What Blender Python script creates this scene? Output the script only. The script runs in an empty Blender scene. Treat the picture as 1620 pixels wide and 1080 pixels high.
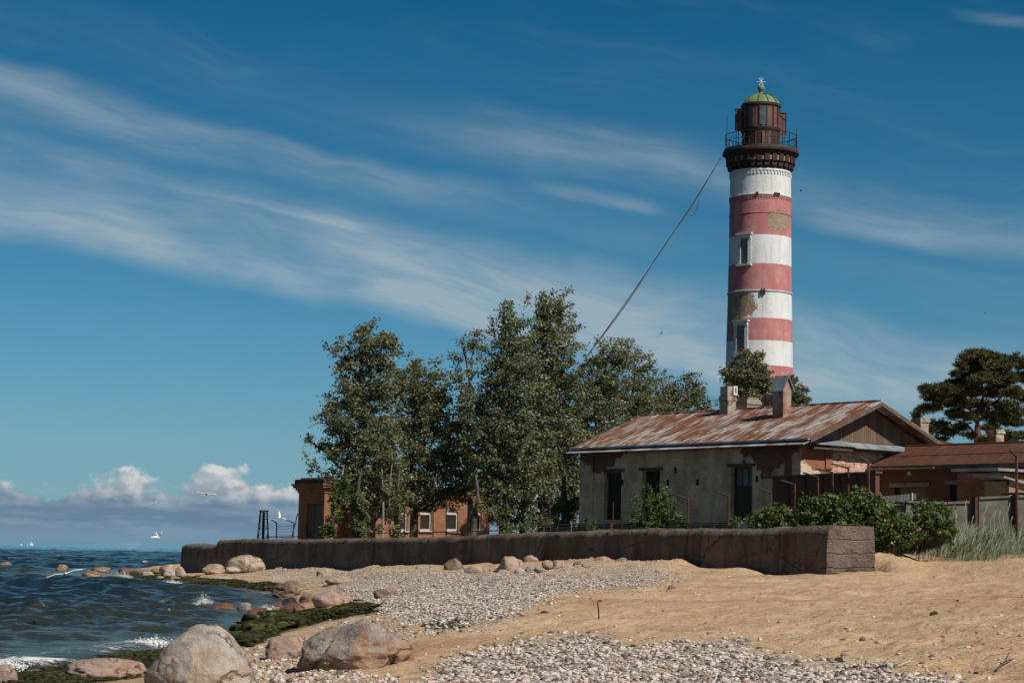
import bpy, math, random
import numpy as np
from mathutils import Vector, Matrix

S = bpy.context.scene
COL = S.collection
R = math.radians
random.seed(7)
RNG = np.random.default_rng(7)

# ------------------------------------------------------------------ camera
FPX = 3240.0                      # focal length in photo pixels (1620 wide, 36 mm sensor, 72 mm lens)
EYE = np.array([0.0, 0.0, 1.8])
PITCH = math.atan(328 / FPX)
ROLL = 0.019
_f = np.array([0, math.cos(PITCH), math.sin(PITCH)])
_r0 = np.array([1.0, 0, 0]); _u0 = np.array([0, -math.sin(PITCH), math.cos(PITCH)])
CR = math.cos(ROLL) * _r0 + math.sin(ROLL) * _u0
CU = -math.sin(ROLL) * _r0 + math.cos(ROLL) * _u0
cam_d = bpy.data.cameras.new('camera')
cam = bpy.data.objects.new('camera', cam_d); COL.objects.link(cam)
cam_d.lens = 72; cam_d.sensor_width = 36; cam_d.clip_start = 0.5; cam_d.clip_end = 60000
cam.matrix_world = Matrix(((CR[0], CU[0], -_f[0], EYE[0]), (CR[1], CU[1], -_f[1], EYE[1]),
                           (CR[2], CU[2], -_f[2], EYE[2]), (0, 0, 0, 1)))
S.camera = cam

# ------------------------------------------------------------------ light
SUN_AZ, SUN_EL = 47.0, 45.0       # degrees to the right of straight behind the camera, elevation
SUN = np.array([math.sin(R(SUN_AZ)) * math.cos(R(SUN_EL)), -math.cos(R(SUN_AZ)) * math.cos(R(SUN_EL)), math.sin(R(SUN_EL))])
sd = bpy.data.lights.new('sun', 'SUN'); sd.energy = 4.9; sd.angle = R(0.5); sd.color = (1.0, 0.945, 0.86)
so = bpy.data.objects.new('sun', sd); COL.objects.link(so)
so.rotation_euler = Vector(-SUN).to_track_quat('-Z', 'Y').to_euler(); so.location = (60, -40, 90)
S.view_settings.view_transform = 'Standard'; S.view_settings.look = 'None'
S.view_settings.exposure = 0.0; S.view_settings.gamma = 1.0
S.view_settings.use_curve_mapping = False
SKY_STRENGTH = 0.05

# ------------------------------------------------------------------ node helpers
class NT:
    def __init__(s, tree): s.t = tree; s.n = tree.nodes; s.l = tree.links
    def add(s, typ, ins=None, **kw):
        nd = s.n.new(typ)
        for k, v in kw.items(): setattr(nd, k, v)
        for k, v in (ins or {}).items(): s.put(nd.inputs[k], v)
        return nd
    def put(s, sock, v):
        if isinstance(v, bpy.types.NodeSocket): s.l.new(v, sock)
        elif v is not None:
            if isinstance(v, (tuple, list)) and sock.type == 'RGBA' and len(v) == 3: v = (*v, 1)
            sock.default_value = v
    def m(s, op, a, b=None, c=None, clamp=False):
        nd = s.n.new('ShaderNodeMath'); nd.operation = op; nd.use_clamp = clamp
        for i, v in enumerate((a, b, c)):
            if v is not None: s.put(nd.inputs[i], v)
        return nd.outputs[0]
    def mix(s, f, a, b, blend='MIX'):
        nd = s.n.new('ShaderNodeMix'); nd.data_type = 'RGBA'; nd.blend_type = blend
        s.put(nd.inputs[0], f); s.put(nd.inputs[6], a); s.put(nd.inputs[7], b)
        return nd.outputs[2]
    def noise(s, vec, scale, detail=5, rough=0.55, dist=0.0):
        nd = s.add('ShaderNodeTexNoise', {'Vector': vec, 'Scale': scale, 'Detail': detail, 'Roughness': rough, 'Distortion': dist})
        return nd.outputs['Fac']
    def ss(s, v, lo, hi, a=0.0, b=1.0):
        nd = s.n.new('ShaderNodeMapRange'); nd.interpolation_type = 'SMOOTHSTEP'
        for i, q in enumerate((v, lo, hi, a, b)): s.put(nd.inputs[i], q)
        return nd.outputs[0]
    def ramp(s, fac, stops):
        nd = s.n.new('ShaderNodeValToRGB'); s.put(nd.inputs[0], fac)
        el = nd.color_ramp.elements
        while len(el) < len(stops): el.new(0.5)
        for e, (p, c) in zip(el, stops): e.position = p; e.color = (*c, 1)
        return nd.outputs[0]
    def xyz(s, vec):
        nd = s.n.new('ShaderNodeSeparateXYZ'); s.put(nd.inputs[0], vec); return nd.outputs
    def vec(s, x, y, z):
        nd = s.n.new('ShaderNodeCombineXYZ')
        for i, q in enumerate((x, y, z)): s.put(nd.inputs[i], q)
        return nd.outputs[0]
    def scale(s, vec, sc):
        nd = s.n.new('ShaderNodeVectorMath'); nd.operation = 'MULTIPLY'; s.put(nd.inputs[0], vec); nd.inputs[1].default_value = sc
        return nd.outputs[0]
    def bump(s, h, strength=0.5, dist=0.02):
        return s.add('ShaderNodeBump', {'Height': h, 'Strength': strength, 'Distance': dist}).outputs[0]

def newmat(name):
    m = bpy.data.materials.new(name); m.use_nodes = True
    nt = NT(m.node_tree); b = m.node_tree.nodes['Principled BSDF']
    co = nt.add('ShaderNodeTexCoord').outputs['Object']
    return m, nt, b, co
def fin(nt, b, color, rough=0.85, normal=None, spec=0.3, metal=0.0):
    nt.put(b.inputs['Base Color'], color); nt.put(b.inputs['Roughness'], rough)
    nt.put(b.inputs['Specular IOR Level'], spec); nt.put(b.inputs['Metallic'], metal)
    if normal is not None: nt.put(b.inputs['Normal'], normal)
def plain(name, c1, c2=None, scale=3.0, rough=0.8, spec=0.3, bump=0.3, bscale=12, metal=0.0, bdist=0.02):
    m, nt, b, co = newmat(name)
    col = nt.mix(nt.ss(nt.noise(co, scale, 6, 0.62), 0.36, 0.64), c1, c2 or tuple(x * 0.65 for x in c1))
    fin(nt, b, col, rough, nt.bump(nt.noise(co, bscale, 4), bump, bdist), spec, metal)
    return m

# ------------------------------------------------------------------ sky
w = bpy.data.worlds.new('World'); S.world = w; w.use_nodes = True
def build_world():
    nt = NT(w.node_tree); bg = w.node_tree.nodes['Background']
    sky = nt.add('ShaderNodeTexSky', sky_type='NISHITA', sun_disc=False, sun_elevation=R(SUN_EL), sun_rotation=R(180 - SUN_AZ))
    sky.air_density = 1.0; sky.dust_density = 0.35; sky.ozone_density = 2.6
    d = nt.xyz(nt.add('ShaderNodeTexCoord').outputs['Generated'])
    az = nt.m('ARCTAN2', d[0], d[1]); el = nt.m('ARCSINE', d[2])
    U = nt.m('MULTIPLY_ADD', az, FPX, 810.0); V = nt.m('MULTIPLY', el, FPX)
    tint = nt.ramp(nt.m('MULTIPLY', V, 1 / 1800), [(0.0, (.56, 1.0, 1.0)), (0.085, (.60, .99, .86)), (0.22, (.37, .95, .96)), (0.47, (.105, .74, .98)), (0.62, (.14, .6, .9)), (1.0, (.62, .66, .55))])
    blue = nt.ramp(nt.m('MULTIPLY', V, 1 / 1800), [(0.0, (1, 1.07, 1.72)), (0.085, (1, 1.06, 1.66)), (0.22, (1, 1, 1.28)), (0.47, (1, 1, 1.0)), (1.0, (1, 1, 1))])
    base = nt.mix(1.0, nt.mix(1.0, sky.outputs[0], tint, 'MULTIPLY'), blue, 'MULTIPLY')
    # high cirrus: long streaks that drift down to the right
    wob = nt.noise(nt.vec(nt.m('MULTIPLY', U, 1 / 420), nt.m('MULTIPLY', V, 1 / 300), 3.1), 1.0, 3, 0.5)
    T = nt.m('ADD', nt.m('MULTIPLY_ADD', U, 0.185, V), nt.m('MULTIPLY_ADD', wob, 120.0, -60.0))
    def band(t0, sl, sh, hard=1.0):   # soft asymmetric streak
        return nt.m('MULTIPLY', nt.ss(T, t0 - sl, t0), nt.ss(T, t0, t0 + sh, 1.0, 0.0))
    fine = nt.noise(nt.vec(nt.m('MULTIPLY', U, 1 / 260), nt.m('MULTIPLY', T, 1 / 30), 0.4), 1.0, 9, 0.6, 0.7)
    med = nt.noise(nt.vec(nt.m('MULTIPLY', U, 1 / 330), nt.m('MULTIPLY', T, 1 / 95), 7.7), 1.0, 5, 0.55)
    b1 = nt.m('MULTIPLY', band(692, 72, 40), nt.ss(U, 250, 1150, 0.66, 0.12))
    b2 = nt.m('MULTIPLY', nt.m('MULTIPLY', band(496, 44, 150), nt.ss(U, -60, 900, 0.5, 1.25)), 1.6)
    b3 = nt.m('MULTIPLY', band(600, 50, 50), 0.18)
    b4 = nt.m('MULTIPLY', band(790, 60, 80), nt.ss(U, 500, 900, 0.05, 0.55))
    T0 = nt.m('ADD', nt.m('MULTIPLY_ADD', U, 0.185, V), nt.m('MULTIPLY_ADD', wob, 40.0, -20.0))
    def wisp(t0, sl, sh, u0, u1, u2, u3, g): return nt.m('MULTIPLY', nt.m('MULTIPLY', nt.m('MULTIPLY', nt.ss(T0, t0 - sl, t0), nt.ss(T0, t0, t0 + sh, 1.0, 0.0)), g), nt.m('MULTIPLY', nt.ss(U, u0, u1), nt.ss(U, u2, u3, 1.0, 0.0)))
    b5 = nt.m('ADD', wisp(598, 7, 16, 220, 420, 520, 610, 0.7), wisp(722, 10, 26, 780, 940, 1000, 1090, 0.7))
    b5 = nt.m('ADD', b5, nt.m('ADD', wisp(1115, 12, 14, 1480, 1600, 1640, 1700, 0.4), wisp(760, 30, 40, 1250, 1320, 1420, 1560, 0.35)))
    bands = nt.m('ADD', nt.m('ADD', nt.m('ADD', b1, b2), nt.m('ADD', b3, b4)), b5)
    amt = nt.m('MULTIPLY', bands, nt.m('MULTIPLY', nt.ss(fine, 0.2, 0.75, 0.62, 1.1), nt.ss(med, 0.3, 0.62, 0.3, 1.0)))
    veil = nt.m('MULTIPLY', nt.ss(med, 0.45, 0.8), nt.ss(fine, 0.35, 0.8, 0.0, 0.15))
    amt = nt.m('MULTIPLY', nt.m('ADD', amt, veil), nt.ss(V, 150, 330))
    amt = nt.m('MULTIPLY', nt.m('MINIMUM', amt, 1.0), 0.62)
    k = 1.0 / SKY_STRENGTH
    col = nt.mix(amt, base, (0.44 * k, 0.51 * k, 0.54 * k))
    # bank of cumulus low over the sea
    p = nt.vec(nt.m('MULTIPLY', U, 1 / 64), nt.m('MULTIPLY', V, 1 / 46), 2.3)
    n1 = nt.noise(p, 1.0, 8, 0.56, 0.15)
    p2 = nt.vec(nt.m('MULTIPLY_ADD', U, 1 / 64, 0.16), nt.m('MULTIPLY_ADD', V, 1 / 46, 0.24), 2.3)
    n2 = nt.noise(p2, 1.0, 8, 0.56, 0.15)
    lump = nt.noise(nt.vec(nt.m('MULTIPLY', U, 1 / 150), 0.0, 5.2), 1.0, 2, 0.5)
    top = nt.m('MULTIPLY_ADD', lump, 112.0, 38.0)
    dens = nt.m('ADD', nt.m('MULTIPLY', nt.m('SUBTRACT', n1, 0.5), 4.4), nt.m('DIVIDE', nt.m('SUBTRACT', top, V), 30.0))
    cov = nt.ss(dens, 0.0, 0.55)
    lit = nt.m('MULTIPLY', nt.ss(nt.m('SUBTRACT', n1, n2), -0.10, 0.14), nt.ss(V, 46, 88))
    lit2 = nt.ss(V, 58, 100)
    white = nt.m('MULTIPLY', nt.m('ADD', nt.m('MULTIPLY', lit, 0.65), nt.m('MULTIPLY', lit2, 0.42)), 1.0, clamp=True)
    wisps = nt.noise(nt.vec(nt.m('MULTIPLY', U, 1 / 110), nt.m('MULTIPLY', V, 1 / 15), 8.3), 1.0, 6, 0.6)
    low = nt.mix(nt.ss(wisps, 0.42, 0.68), (0.135 * k, 0.215 * k, 0.315 * k), (0.23 * k, 0.31 * k, 0.40 * k))
    ccol = nt.mix(white, low, (0.68 * k, 0.69 * k, 0.68 * k))
    near = nt.ss(V, 0, 40)
    ccol = nt.mix(near, (0.17 * k, 0.29 * k, 0.40 * k), ccol)
    col = nt.mix(nt.m('MULTIPLY', cov, 0.93), col, ccol)
    col = nt.mix(1.0, col, (1.0, 0.99, 0.98), 'MULTIPLY')
    nt.put(bg.inputs['Color'], col); bg.inputs['Strength'].default_value = SKY_STRENGTH
build_world()

# ------------------------------------------------------------------ projection helpers
def ray(px, py):
    d = CR * (px - 810) + CU * (540 - py) + _f * FPX
    return d
def at(px, py, Y):                # the point at world depth Y seen at a photo pixel
    d = ray(px, py); return EYE + d * (Y / d[1])
def gz(px, py, z):                # the point at height z seen at a photo pixel
    d = ray(px, py); return EYE + d * ((z - EYE[2]) / d[2])
def proj(P):
    q = np.asarray(P, float) - EYE
    t = q @ _f
    return 810 + FPX * (q @ CR) / t, 540 - FPX * (q @ CU) / t
def solve(P, d, px, lo=-60, hi=60):   # distance s along P + s d (horizontal) that lands on photo column px
    P = np.array(P, float); d = np.array(d, float)
    for _ in range(60):
        mid = (lo + hi) / 2
        if (proj(P + lo * d)[0] - px) * (proj(P + mid * d)[0] - px) <= 0: hi = mid
        else: lo = mid
    return (lo + hi) / 2

# ------------------------------------------------------------------ numpy noise
def _h(ix, iy, iz):
    n = (ix.astype(np.int64) * 374761393 + iy.astype(np.int64) * 668265263 + iz.astype(np.int64) * 2147483647) & 0xffffffff
    n = ((n ^ (n >> 13)) * 1274126177) & 0xffffffff
    n = (n ^ (n >> 16)) & 0xffffff
    return n / float(0xffffff)
def vnoise(p):
    i = np.floor(p); f = p - i; f = f * f * f * (f * (f * 6 - 15) + 10); i = i.astype(np.int64)
    r = 0
    for a in (0, 1):
        for b in (0, 1):
            for c in (0, 1):
                wgt = (f[:, 0] if a else 1 - f[:, 0]) * (f[:, 1] if b else 1 - f[:, 1]) * (f[:, 2] if c else 1 - f[:, 2])
                r = r + wgt * _h(i[:, 0] + a, i[:, 1] + b, i[:, 2] + c)
    return r * 2 - 1
def fbm(p, oct=4, gain=0.5):
    r = 0; a = 1.0
    for k in range(oct):
        r = r + a * vnoise(p * (2 ** k) + 17.3 * k); a *= gain
    return r

# ------------------------------------------------------------------ mesh helpers
def put_mesh(name, v, f, mat=None, parent=None, smooth=False, attr=None):
    v = np.asarray(v, np.float32).reshape(-1, 3); me = bpy.data.meshes.new(name)
    if isinstance(f, np.ndarray):
        n, k = f.shape
        me.vertices.add(len(v)); me.vertices.foreach_set('co', v.ravel())
        me.loops.add(n * k); me.loops.foreach_set('vertex_index', f.astype(np.int32).ravel())
        me.polygons.add(n); me.polygons.foreach_set('loop_start', np.arange(0, n * k, k, dtype=np.int32))
        me.update(calc_edges=True)
    else:
        me.from_pydata(v.tolist(), [], f)
    if attr:
        for an, (dom, dat) in attr.items():
            A = me.attributes.new(an, 'FLOAT', dom); A.data.foreach_set('value', np.asarray(dat, np.float32))
    if smooth: me.polygons.foreach_set('use_smooth', np.ones(len(me.polygons), bool))
    o = bpy.data.objects.new(name, me); COL.objects.link(o)
    if mat is not None:
        for mm in (mat if isinstance(mat, (list, tuple)) else [mat]): me.materials.append(mm)
    if parent is not None: o.parent = parent
    return o

class MB:
    def __init__(s): s.v = []; s.f = []
    def raw(s, v, f):
        n = len(s.v); s.v += [tuple(map(float, p)) for p in v]; s.f += [tuple(i + n for i in q) for q in f]; return s
    def box(s, x0, x1, y0, y1, z0, z1):
        return s.raw([(x0, y0, z0), (x1, y0, z0), (x1, y1, z0), (x0, y1, z0), (x0, y0, z1), (x1, y0, z1), (x1, y1, z1), (x0, y1, z1)],
                     [(0, 3, 2, 1), (4, 5, 6, 7), (0, 1, 5, 4), (1, 2, 6, 5), (2, 3, 7, 6), (3, 0, 4, 7)])
    def quad(s, a, b, c, d): return s.raw([a, b, c, d], [(0, 1, 2, 3)])
    def prism(s, pts, off):           # planar polygon extruded by the vector off
        n = len(pts); o = np.array(off, float)
        v = [np.array(p, float) for p in pts]; v2 = [p + o for p in v]
        return s.raw(v + v2, [tuple(range(n))[::-1], tuple(range(n, 2 * n))] + [(i, (i + 1) % n, n + (i + 1) % n, n + i) for i in range(n)])
    def tube(s, pts, rad, k=6, cap=True):
        pts = [np.array(p, float) for p in pts]; n = len(pts)
        if not hasattr(rad, '__len__'): rad = [rad] * n
        vs = []; up = np.array([0.13, 0.21, 0.97])
        for i, p in enumerate(pts):
            t = pts[min(i + 1, n - 1)] - pts[max(i - 1, 0)]; t = t / (np.linalg.norm(t) + 1e-9)
            a = np.cross(t, up if abs(t @ up) < 0.95 else np.array([1.0, 0, 0])); a /= np.linalg.norm(a) + 1e-9; b = np.cross(t, a)
            vs += [p + rad[i] * (math.cos(2 * math.pi * j / k) * a + math.sin(2 * math.pi * j / k) * b) for j in range(k)]
        fs = [(i * k + j, i * k + (j + 1) % k, (i + 1) * k + (j + 1) % k, (i + 1) * k + j) for i in range(n - 1) for j in range(k)]
        if cap: fs += [tuple(range(k))[::-1], tuple(range((n - 1) * k, n * k))]
        return s.raw(vs, fs)
    def beam(s, a, b, w):             # square bar
        return s.tube([a, b], w * 0.7, 4)
    def lathe(s, prof, k=64, cap=True, c=(0, 0)):
        n = len(prof)
        vs = [(c[0] + r * math.cos(2 * math.pi * j / k), c[1] + r * math.sin(2 * math.pi * j / k), z) for r, z in prof for j in range(k)]
        fs = [(i * k + j, i * k + (j + 1) % k, (i + 1) * k + (j + 1) % k, (i + 1) * k + j) for i in range(n - 1) for j in range(k)]
        if cap: fs += [tuple(range(k))[::-1], tuple(range((n - 1) * k, n * k))]
        return s.raw(vs, fs)
    def rbox(s, ang, r0, r1, w, z0, z1):   # box set radially on a round tower (ang from -y, to the right)
        c, q = math.sin(ang), -math.cos(ang); t = np.array([-q, c, 0]); n = np.array([c, q, 0])
        P = lambda r, e, z: n * r + t * e + np.array([0, 0, z])
        v = [P(r0, -w, z0), P(r1, -w, z0), P(r1, w, z0), P(r0, w, z0), P(r0, -w, z1), P(r1, -w, z1), P(r1, w, z1), P(r0, w, z1)]
        return s.raw(v, [(0, 3, 2, 1), (4, 5, 6, 7), (0, 1, 5, 4), (1, 2, 6, 5), (2, 3, 7, 6), (3, 0, 4, 7)])
    def make(s, name, mat, parent=None, smooth=False, off=None):
        v = np.array(s.v, float)
        if off is not None: v = v - np.array(off)
        o = put_mesh(name, v, s.f, mat, parent)
        if smooth:
            o.data.polygons.foreach_set('use_smooth', np.ones(len(o.data.polygons), bool))
            if hasattr(o.data, 'set_sharp_from_angle'): o.data.set_sharp_from_angle(angle=R(35))
        return o

def tag(o, label=None, cat=None, group=None, kind=None):
    if label: o['label'] = label
    if cat: o['category'] = cat
    if group: o['group'] = group
    if kind: o['kind'] = kind
    return o
def thing(name, label, cat, loc=(0, 0, 0), rotz=0.0, group=None):
    o = bpy.data.objects.new(name, None); COL.objects.link(o); o.empty_display_size = 0.3
    o.location = tuple(map(float, loc)); o.rotation_euler = (0, 0, rotz)
    return tag(o, label, cat, group)

# ------------------------------------------------------------------ beach terrain (thin plate spline in view-friendly plan coordinates)
WALL0 = at(1310, 880, 62.0); WDIR = np.array([-0.467, 0.884, 0]); WDIR /= np.linalg.norm(WDIR)
WPER = np.array([WDIR[1], -WDIR[0], 0])       # from the front face into the wall
def wall_s(px): return solve([WALL0[0], WALL0[1], 1.8], WDIR, px, -5, 75)
def wall_pt(px, py):
    s = wall_s(px); P = WALL0 + WDIR * s; return at(px, py, P[1])
ctrl = []
for px, py, z in [(0, 1066, 0), (90, 1052, 0), (200, 1034, 0), (300, 1015, 0), (372, 1002, 0), (405, 985, 0), (440, 964, 0.02), (475, 948, 0.05), (430, 937, 0.02),
                  (400, 930, 0.0), (330, 926, 0), (260, 921, 0), (200, 917, 0), (150, 910, -0.05), (225, 908, 0.12),
                  (0, 1020, -.35), (150, 1000, -.5), (280, 975, -.45), (380, 955, -.3), (340, 940, -.25), (150, 950, -.8), (0, 960, -1), (0, 900, -1.2), (120, 890, -1.0), (200, 895, -.5), (-300, 1000, -1.2), (-600, 930, -1.5), (-200, 1090, -.1), (-600, 1060, -.8), (-300,880,-2),
                  (-200, 1150, .25), (100, 1100, .14), (300, 1092, .16), (400, 1078, .2), (560, 1075, .3), (700, 1078, .36), (1000, 1078, .46), (1300, 1078, .56), (1620, 1078, .68), (2000, 1080, .8),
                  (400, 1150, .22), (1000, 1200, .4), (1700, 1200, .7), (420, 1035, .16), (480, 1000, .16), (560, 1010, .3), (560, 960, .38), (520, 940, .38), (560, 925, .52), (470, 915, .33), (380, 908, .36), (300, 912, .12),
                  (560, 905, .62), (700, 1000, .52), (700, 950, .65), (700, 915, .8), (850, 960, .75), (850, 1010, .58), (850, 915, .95), (1000, 960, .82), (1000, 915, 1.0),
                  (1000, 1010, .65), (1200, 1000, .72), (1200, 950, .88), (1400, 1020, .78), (1400, 960, .98), (1400, 925, 1.08), (1550, 1020, .86), (1550, 960, 1.08), (1620, 910, 1.32), (1500, 905, 1.3), (2000, 930, 1.4)]:
    ctrl.append(gz(px, py, z))
for px, py, yy in [(1430, 885, 67), (1500, 884, 68), (1600, 886, 64), (1720, 888, 60), (2100, 892, 56), (1440, 874, 72), (1540, 874, 71), (1620, 877, 69)]: ctrl.append(at(px, py, yy))
for px, py in [(300, 908), (343, 905), (420, 901), (470, 899), (530, 897), (600, 896), (660, 896), (720, 894), (800, 893), (870, 890), (940, 889), (985, 887), (1010, 893), (1040, 889), (1062, 884), (1088, 884), (1110, 900), (1150, 903), (1195, 903), (1222, 912), (1250, 918), (1310, 914)]:
    p = wall_pt(px, py); ctrl.append(p - WPER * 0.05)
    ctrl.append(np.array([*(p + WPER * 3.5)[:2], p[2] * 0.8 + 0.2]))
e = WALL0 + WPER * 1.76
ctrl.append(at(1386, 905, e[1] - 0.1)); ctrl.append(np.array([*(e + WPER * 2.0 + WDIR * 2.0)[:2], 1.75])); ctrl.append(np.array([*(e + WPER * 3 + WDIR * 5)[:2], 2.15]))
for x, y, z in [(14, 74, 2.35), (17, 76, 2.4), (21, 75, 2.35), (16, 90, 2.5), (24, 88, 2.5), (30, 72, 2.4), (40, 60, 2.2), (10, 85, 1.6), (5, 95, 1.5), (-5, 112, 1.2), (-12, 118, .9), (40, 100, 2.4)]:
    ctrl.append(np.array([x, y, z]))
ctrl = np.array(ctrl)
def _uv(x, y): return np.stack([x / y * 2.0, np.log(y)], -1)
_cu = _uv(ctrl[:, 0], ctrl[:, 1])
def _k(r2): return 0.5 * r2 * np.log(r2 + 1e-12)
_n = len(ctrl)
A_ = np.zeros((_n + 3, _n + 3))
A_[:_n, :_n] = _k(((_cu[:, None] - _cu[None]) ** 2).sum(-1)) + np.eye(_n) * 2e-4
A_[:_n, _n] = 1; A_[:_n, _n + 1:] = _cu; A_[_n, :_n] = 1; A_[_n + 1:, :_n] = _cu.T
_wt = np.linalg.solve(A_, np.concatenate([ctrl[:, 2], np.zeros(3)]))
def beach_base(x, y):
    x = np.atleast_1d(np.asarray(x, float)); y = np.atleast_1d(np.asarray(y, float)); out = np.zeros(x.shape)
    for i in range(0, len(x), 20000):
        q = _uv(x[i:i + 20000], y[i:i + 20000])
        out[i:i + 20000] = _k(((q[:, None] - _cu[None]) ** 2).sum(-1)) @ _wt[:_n] + _wt[_n] + q @ _wt[_n + 1:]
    return np.clip(out, -3, 2.6)
def beach_z(x, y):
    z = beach_base(x, y); p = np.stack([np.atleast_1d(x) * 1.0, np.atleast_1d(y) * 1.0, np.zeros(len(z))], -1)
    a = np.clip((z - 0.05) * 3, 0, 1)
    dim = vnoise(p * 2.6); dim2 = vnoise(p * np.array([1.5, 1.1, 1]) + 9)
    return z + a * (0.06 * fbm(p * 0.55, 3) + 0.05 * dim * np.abs(dim) + 0.05 * dim2 * np.abs(dim2))
def ground_hit(px, py, zoff=0.0):     # photo pixel to the beach, vectorised
    px = np.atleast_1d(np.asarray(px, float)); py = np.atleast_1d(np.asarray(py, float))
    d = CR[None] * (px - 810)[:, None] + CU[None] * (540 - py)[:, None] + _f[None] * FPX
    z = np.full(len(px), 0.6)
    for _ in range(40):
        t = np.clip((z - EYE[2]) / np.minimum(d[:, 2], -1e-4), 1e-4, 0.05)
        P = EYE[None] + d * t[:, None]
        z = 0.5 * z + 0.5 * np.minimum(beach_z(P[:, 0], np.clip(P[:, 1], 6, 150)), 1.75)
    P[:, 2] = beach_z(P[:, 0], np.clip(P[:, 1], 6, 150))
    return P
def in_poly(px, py, poly):
    poly = np.array(poly, float); c = np.zeros(len(px), bool); j = len(poly) - 1
    for i in range(len(poly)):
        xi, yi = poly[i]; xj, yj = poly[j]
        c ^= ((yi > py) != (yj > py)) & (px < (xj - xi) * (py - yi) / (yj - yi + 1e-9) + xi); j = i
    return c
def poly_sample(poly, n):
    poly = np.array(poly, float); lo, hi = poly.min(0), poly.max(0); o = np.zeros((0, 2))
    while len(o) < n:
        q = lo + RNG.random((n * 2, 2)) * (hi - lo); o = np.concatenate([o, q[in_poly(q[:, 0], q[:, 1], poly)]])
    return o[:n]


# ================================================================== GROUND, SEA, BEACH
def m_sand():
    m, nt, b, co = newmat('sand')
    pos = nt.xyz(co)
    n1 = nt.noise(co, 0.5, 5, 0.6); n2 = nt.noise(co, 6.0, 6, 0.7); n3 = nt.noise(nt.scale(co, (1, 1, 1)), 55, 3, 0.7)
    c = nt.mix(nt.ss(n1, 0.35, 0.68), (0.44, 0.292, 0.174), (0.505, 0.355, 0.224))
    damp = nt.noise(nt.scale(co, (.16, .42, 1)), 1.0, 5, .6, .6)
    c = nt.mix(nt.m('MULTIPLY', nt.ss(damp, .50, .64), .55), c, (0.32, 0.195, 0.115)); c = nt.mix(nt.m('MULTIPLY', nt.ss(damp, .30, .44, 1, 0), .5), c, (0.52, 0.395, 0.275))
    c = nt.mix(nt.m('MULTIPLY', nt.ss(n2, 0.5, 0.7), .8), c, (0.335, 0.20, 0.112))
    c = nt.mix(nt.ss(n3, 0.62, 0.74), c, (0.20, 0.135, 0.09))
    peb = nt.add('ShaderNodeAttribute', attribute_name='pebble').outputs['Fac']
    c = nt.mix(nt.m('MULTIPLY', peb, 0.85), c, nt.mix(nt.ss(nt.noise(co, 14, 4, 0.7), 0.4, 0.6), (0.40, 0.355, 0.29), (0.23, 0.19, 0.15)))
    grass = nt.add('ShaderNodeAttribute', attribute_name='turf').outputs['Fac']
    c = nt.mix(grass, c, nt.mix(nt.noise(co, 8, 4), (0.10, 0.10, 0.04), (0.19, 0.16, 0.08)))
    alg = nt.add('ShaderNodeAttribute', attribute_name='algae').outputs['Fac']
    c = nt.mix(alg, c, nt.mix(nt.noise(co, 10, 4), (0.022, 0.026, 0.008), (0.075, 0.075, 0.022)))
    wet = nt.ss(nt.m('ADD', pos[2], nt.m('MULTIPLY', n1, 0.1)), 0.06, 0.2, 1.0, 0.0)
    c = nt.mix(nt.m('MULTIPLY', wet, 0.6), c, (0.09, 0.06, 0.035))
    bh = nt.m('ADD', nt.m('MULTIPLY', nt.noise(co, 3.0, 4, 0.6, 0.4), 1.0), nt.m('MULTIPLY', n2, 0.45))
    fin(nt, b, c, nt.m('MULTIPLY_ADD', wet, -0.45, 0.92), nt.bump(bh, 0.9, 0.12), 0.2)
    return m
M_SAND = m_sand()

PEB_NEAR = [(655, 1084), (690, 1062), (708, 1040), (760, 1025), (840, 1008), (905, 1003), (960, 1012), (1010, 1018), (1090, 1014), (1165, 1010), (1200, 1032), (1260, 1038), (1330, 1046), (1400, 1054), (1470, 1068), (1530, 1084), (1300, 1150), (650, 1150)]
PEB_FAR = [(360, 908), (420, 901), (530, 899), (640, 898), (700, 903), (760, 906), (800, 909), (850, 903), (900, 898), (960, 896), (1010, 896), (1060, 904), (1080, 916), (1020, 924), (940, 930), (880, 938), (840, 958), (800, 975), (740, 985), (640, 982), (600, 968), (560, 955), (540, 940), (520, 925), (450, 916), (400, 912)]
PEB_SCRUB = [(400, 1030), (480, 1000), (580, 975), (720, 985), (760, 1000), (650, 1010), (560, 1060), (640, 1080), (380, 1082)]
ALGAE = [[(366, 1012), (400, 990), (425, 976), (450, 974), (490, 971), (520, 966), (566, 958), (600, 966), (560, 972), (505, 982), (458, 994), (416, 1010), (385, 1022)],
         [(196, 905), (240, 911), (300, 915), (380, 920), (440, 924), (470, 930), (440, 934), (380, 930), (300, 927), (240, 922), (205, 917)],
         [(-40, 1084), (-20, 1066), (60, 1062), (110, 1052), (180, 1040), (235, 1032), (262, 1020), (258, 1045), (235, 1068), (150, 1078), (60, 1090)],
         [(660, 985), (720, 978), (740, 990), (690, 994)]]
def soft_poly(px, py, polys, jit=6.0):
    r = np.zeros(len(px)); K = 7
    for k in range(K):
        a = 2 * math.pi * k / K
        for p in polys: r += in_poly(px + jit * 1.6 * math.cos(a) * (k > 0), py + jit * 0.7 * math.sin(a) * (k > 0), p) / K
    return np.clip(r, 0, 1)

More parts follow.
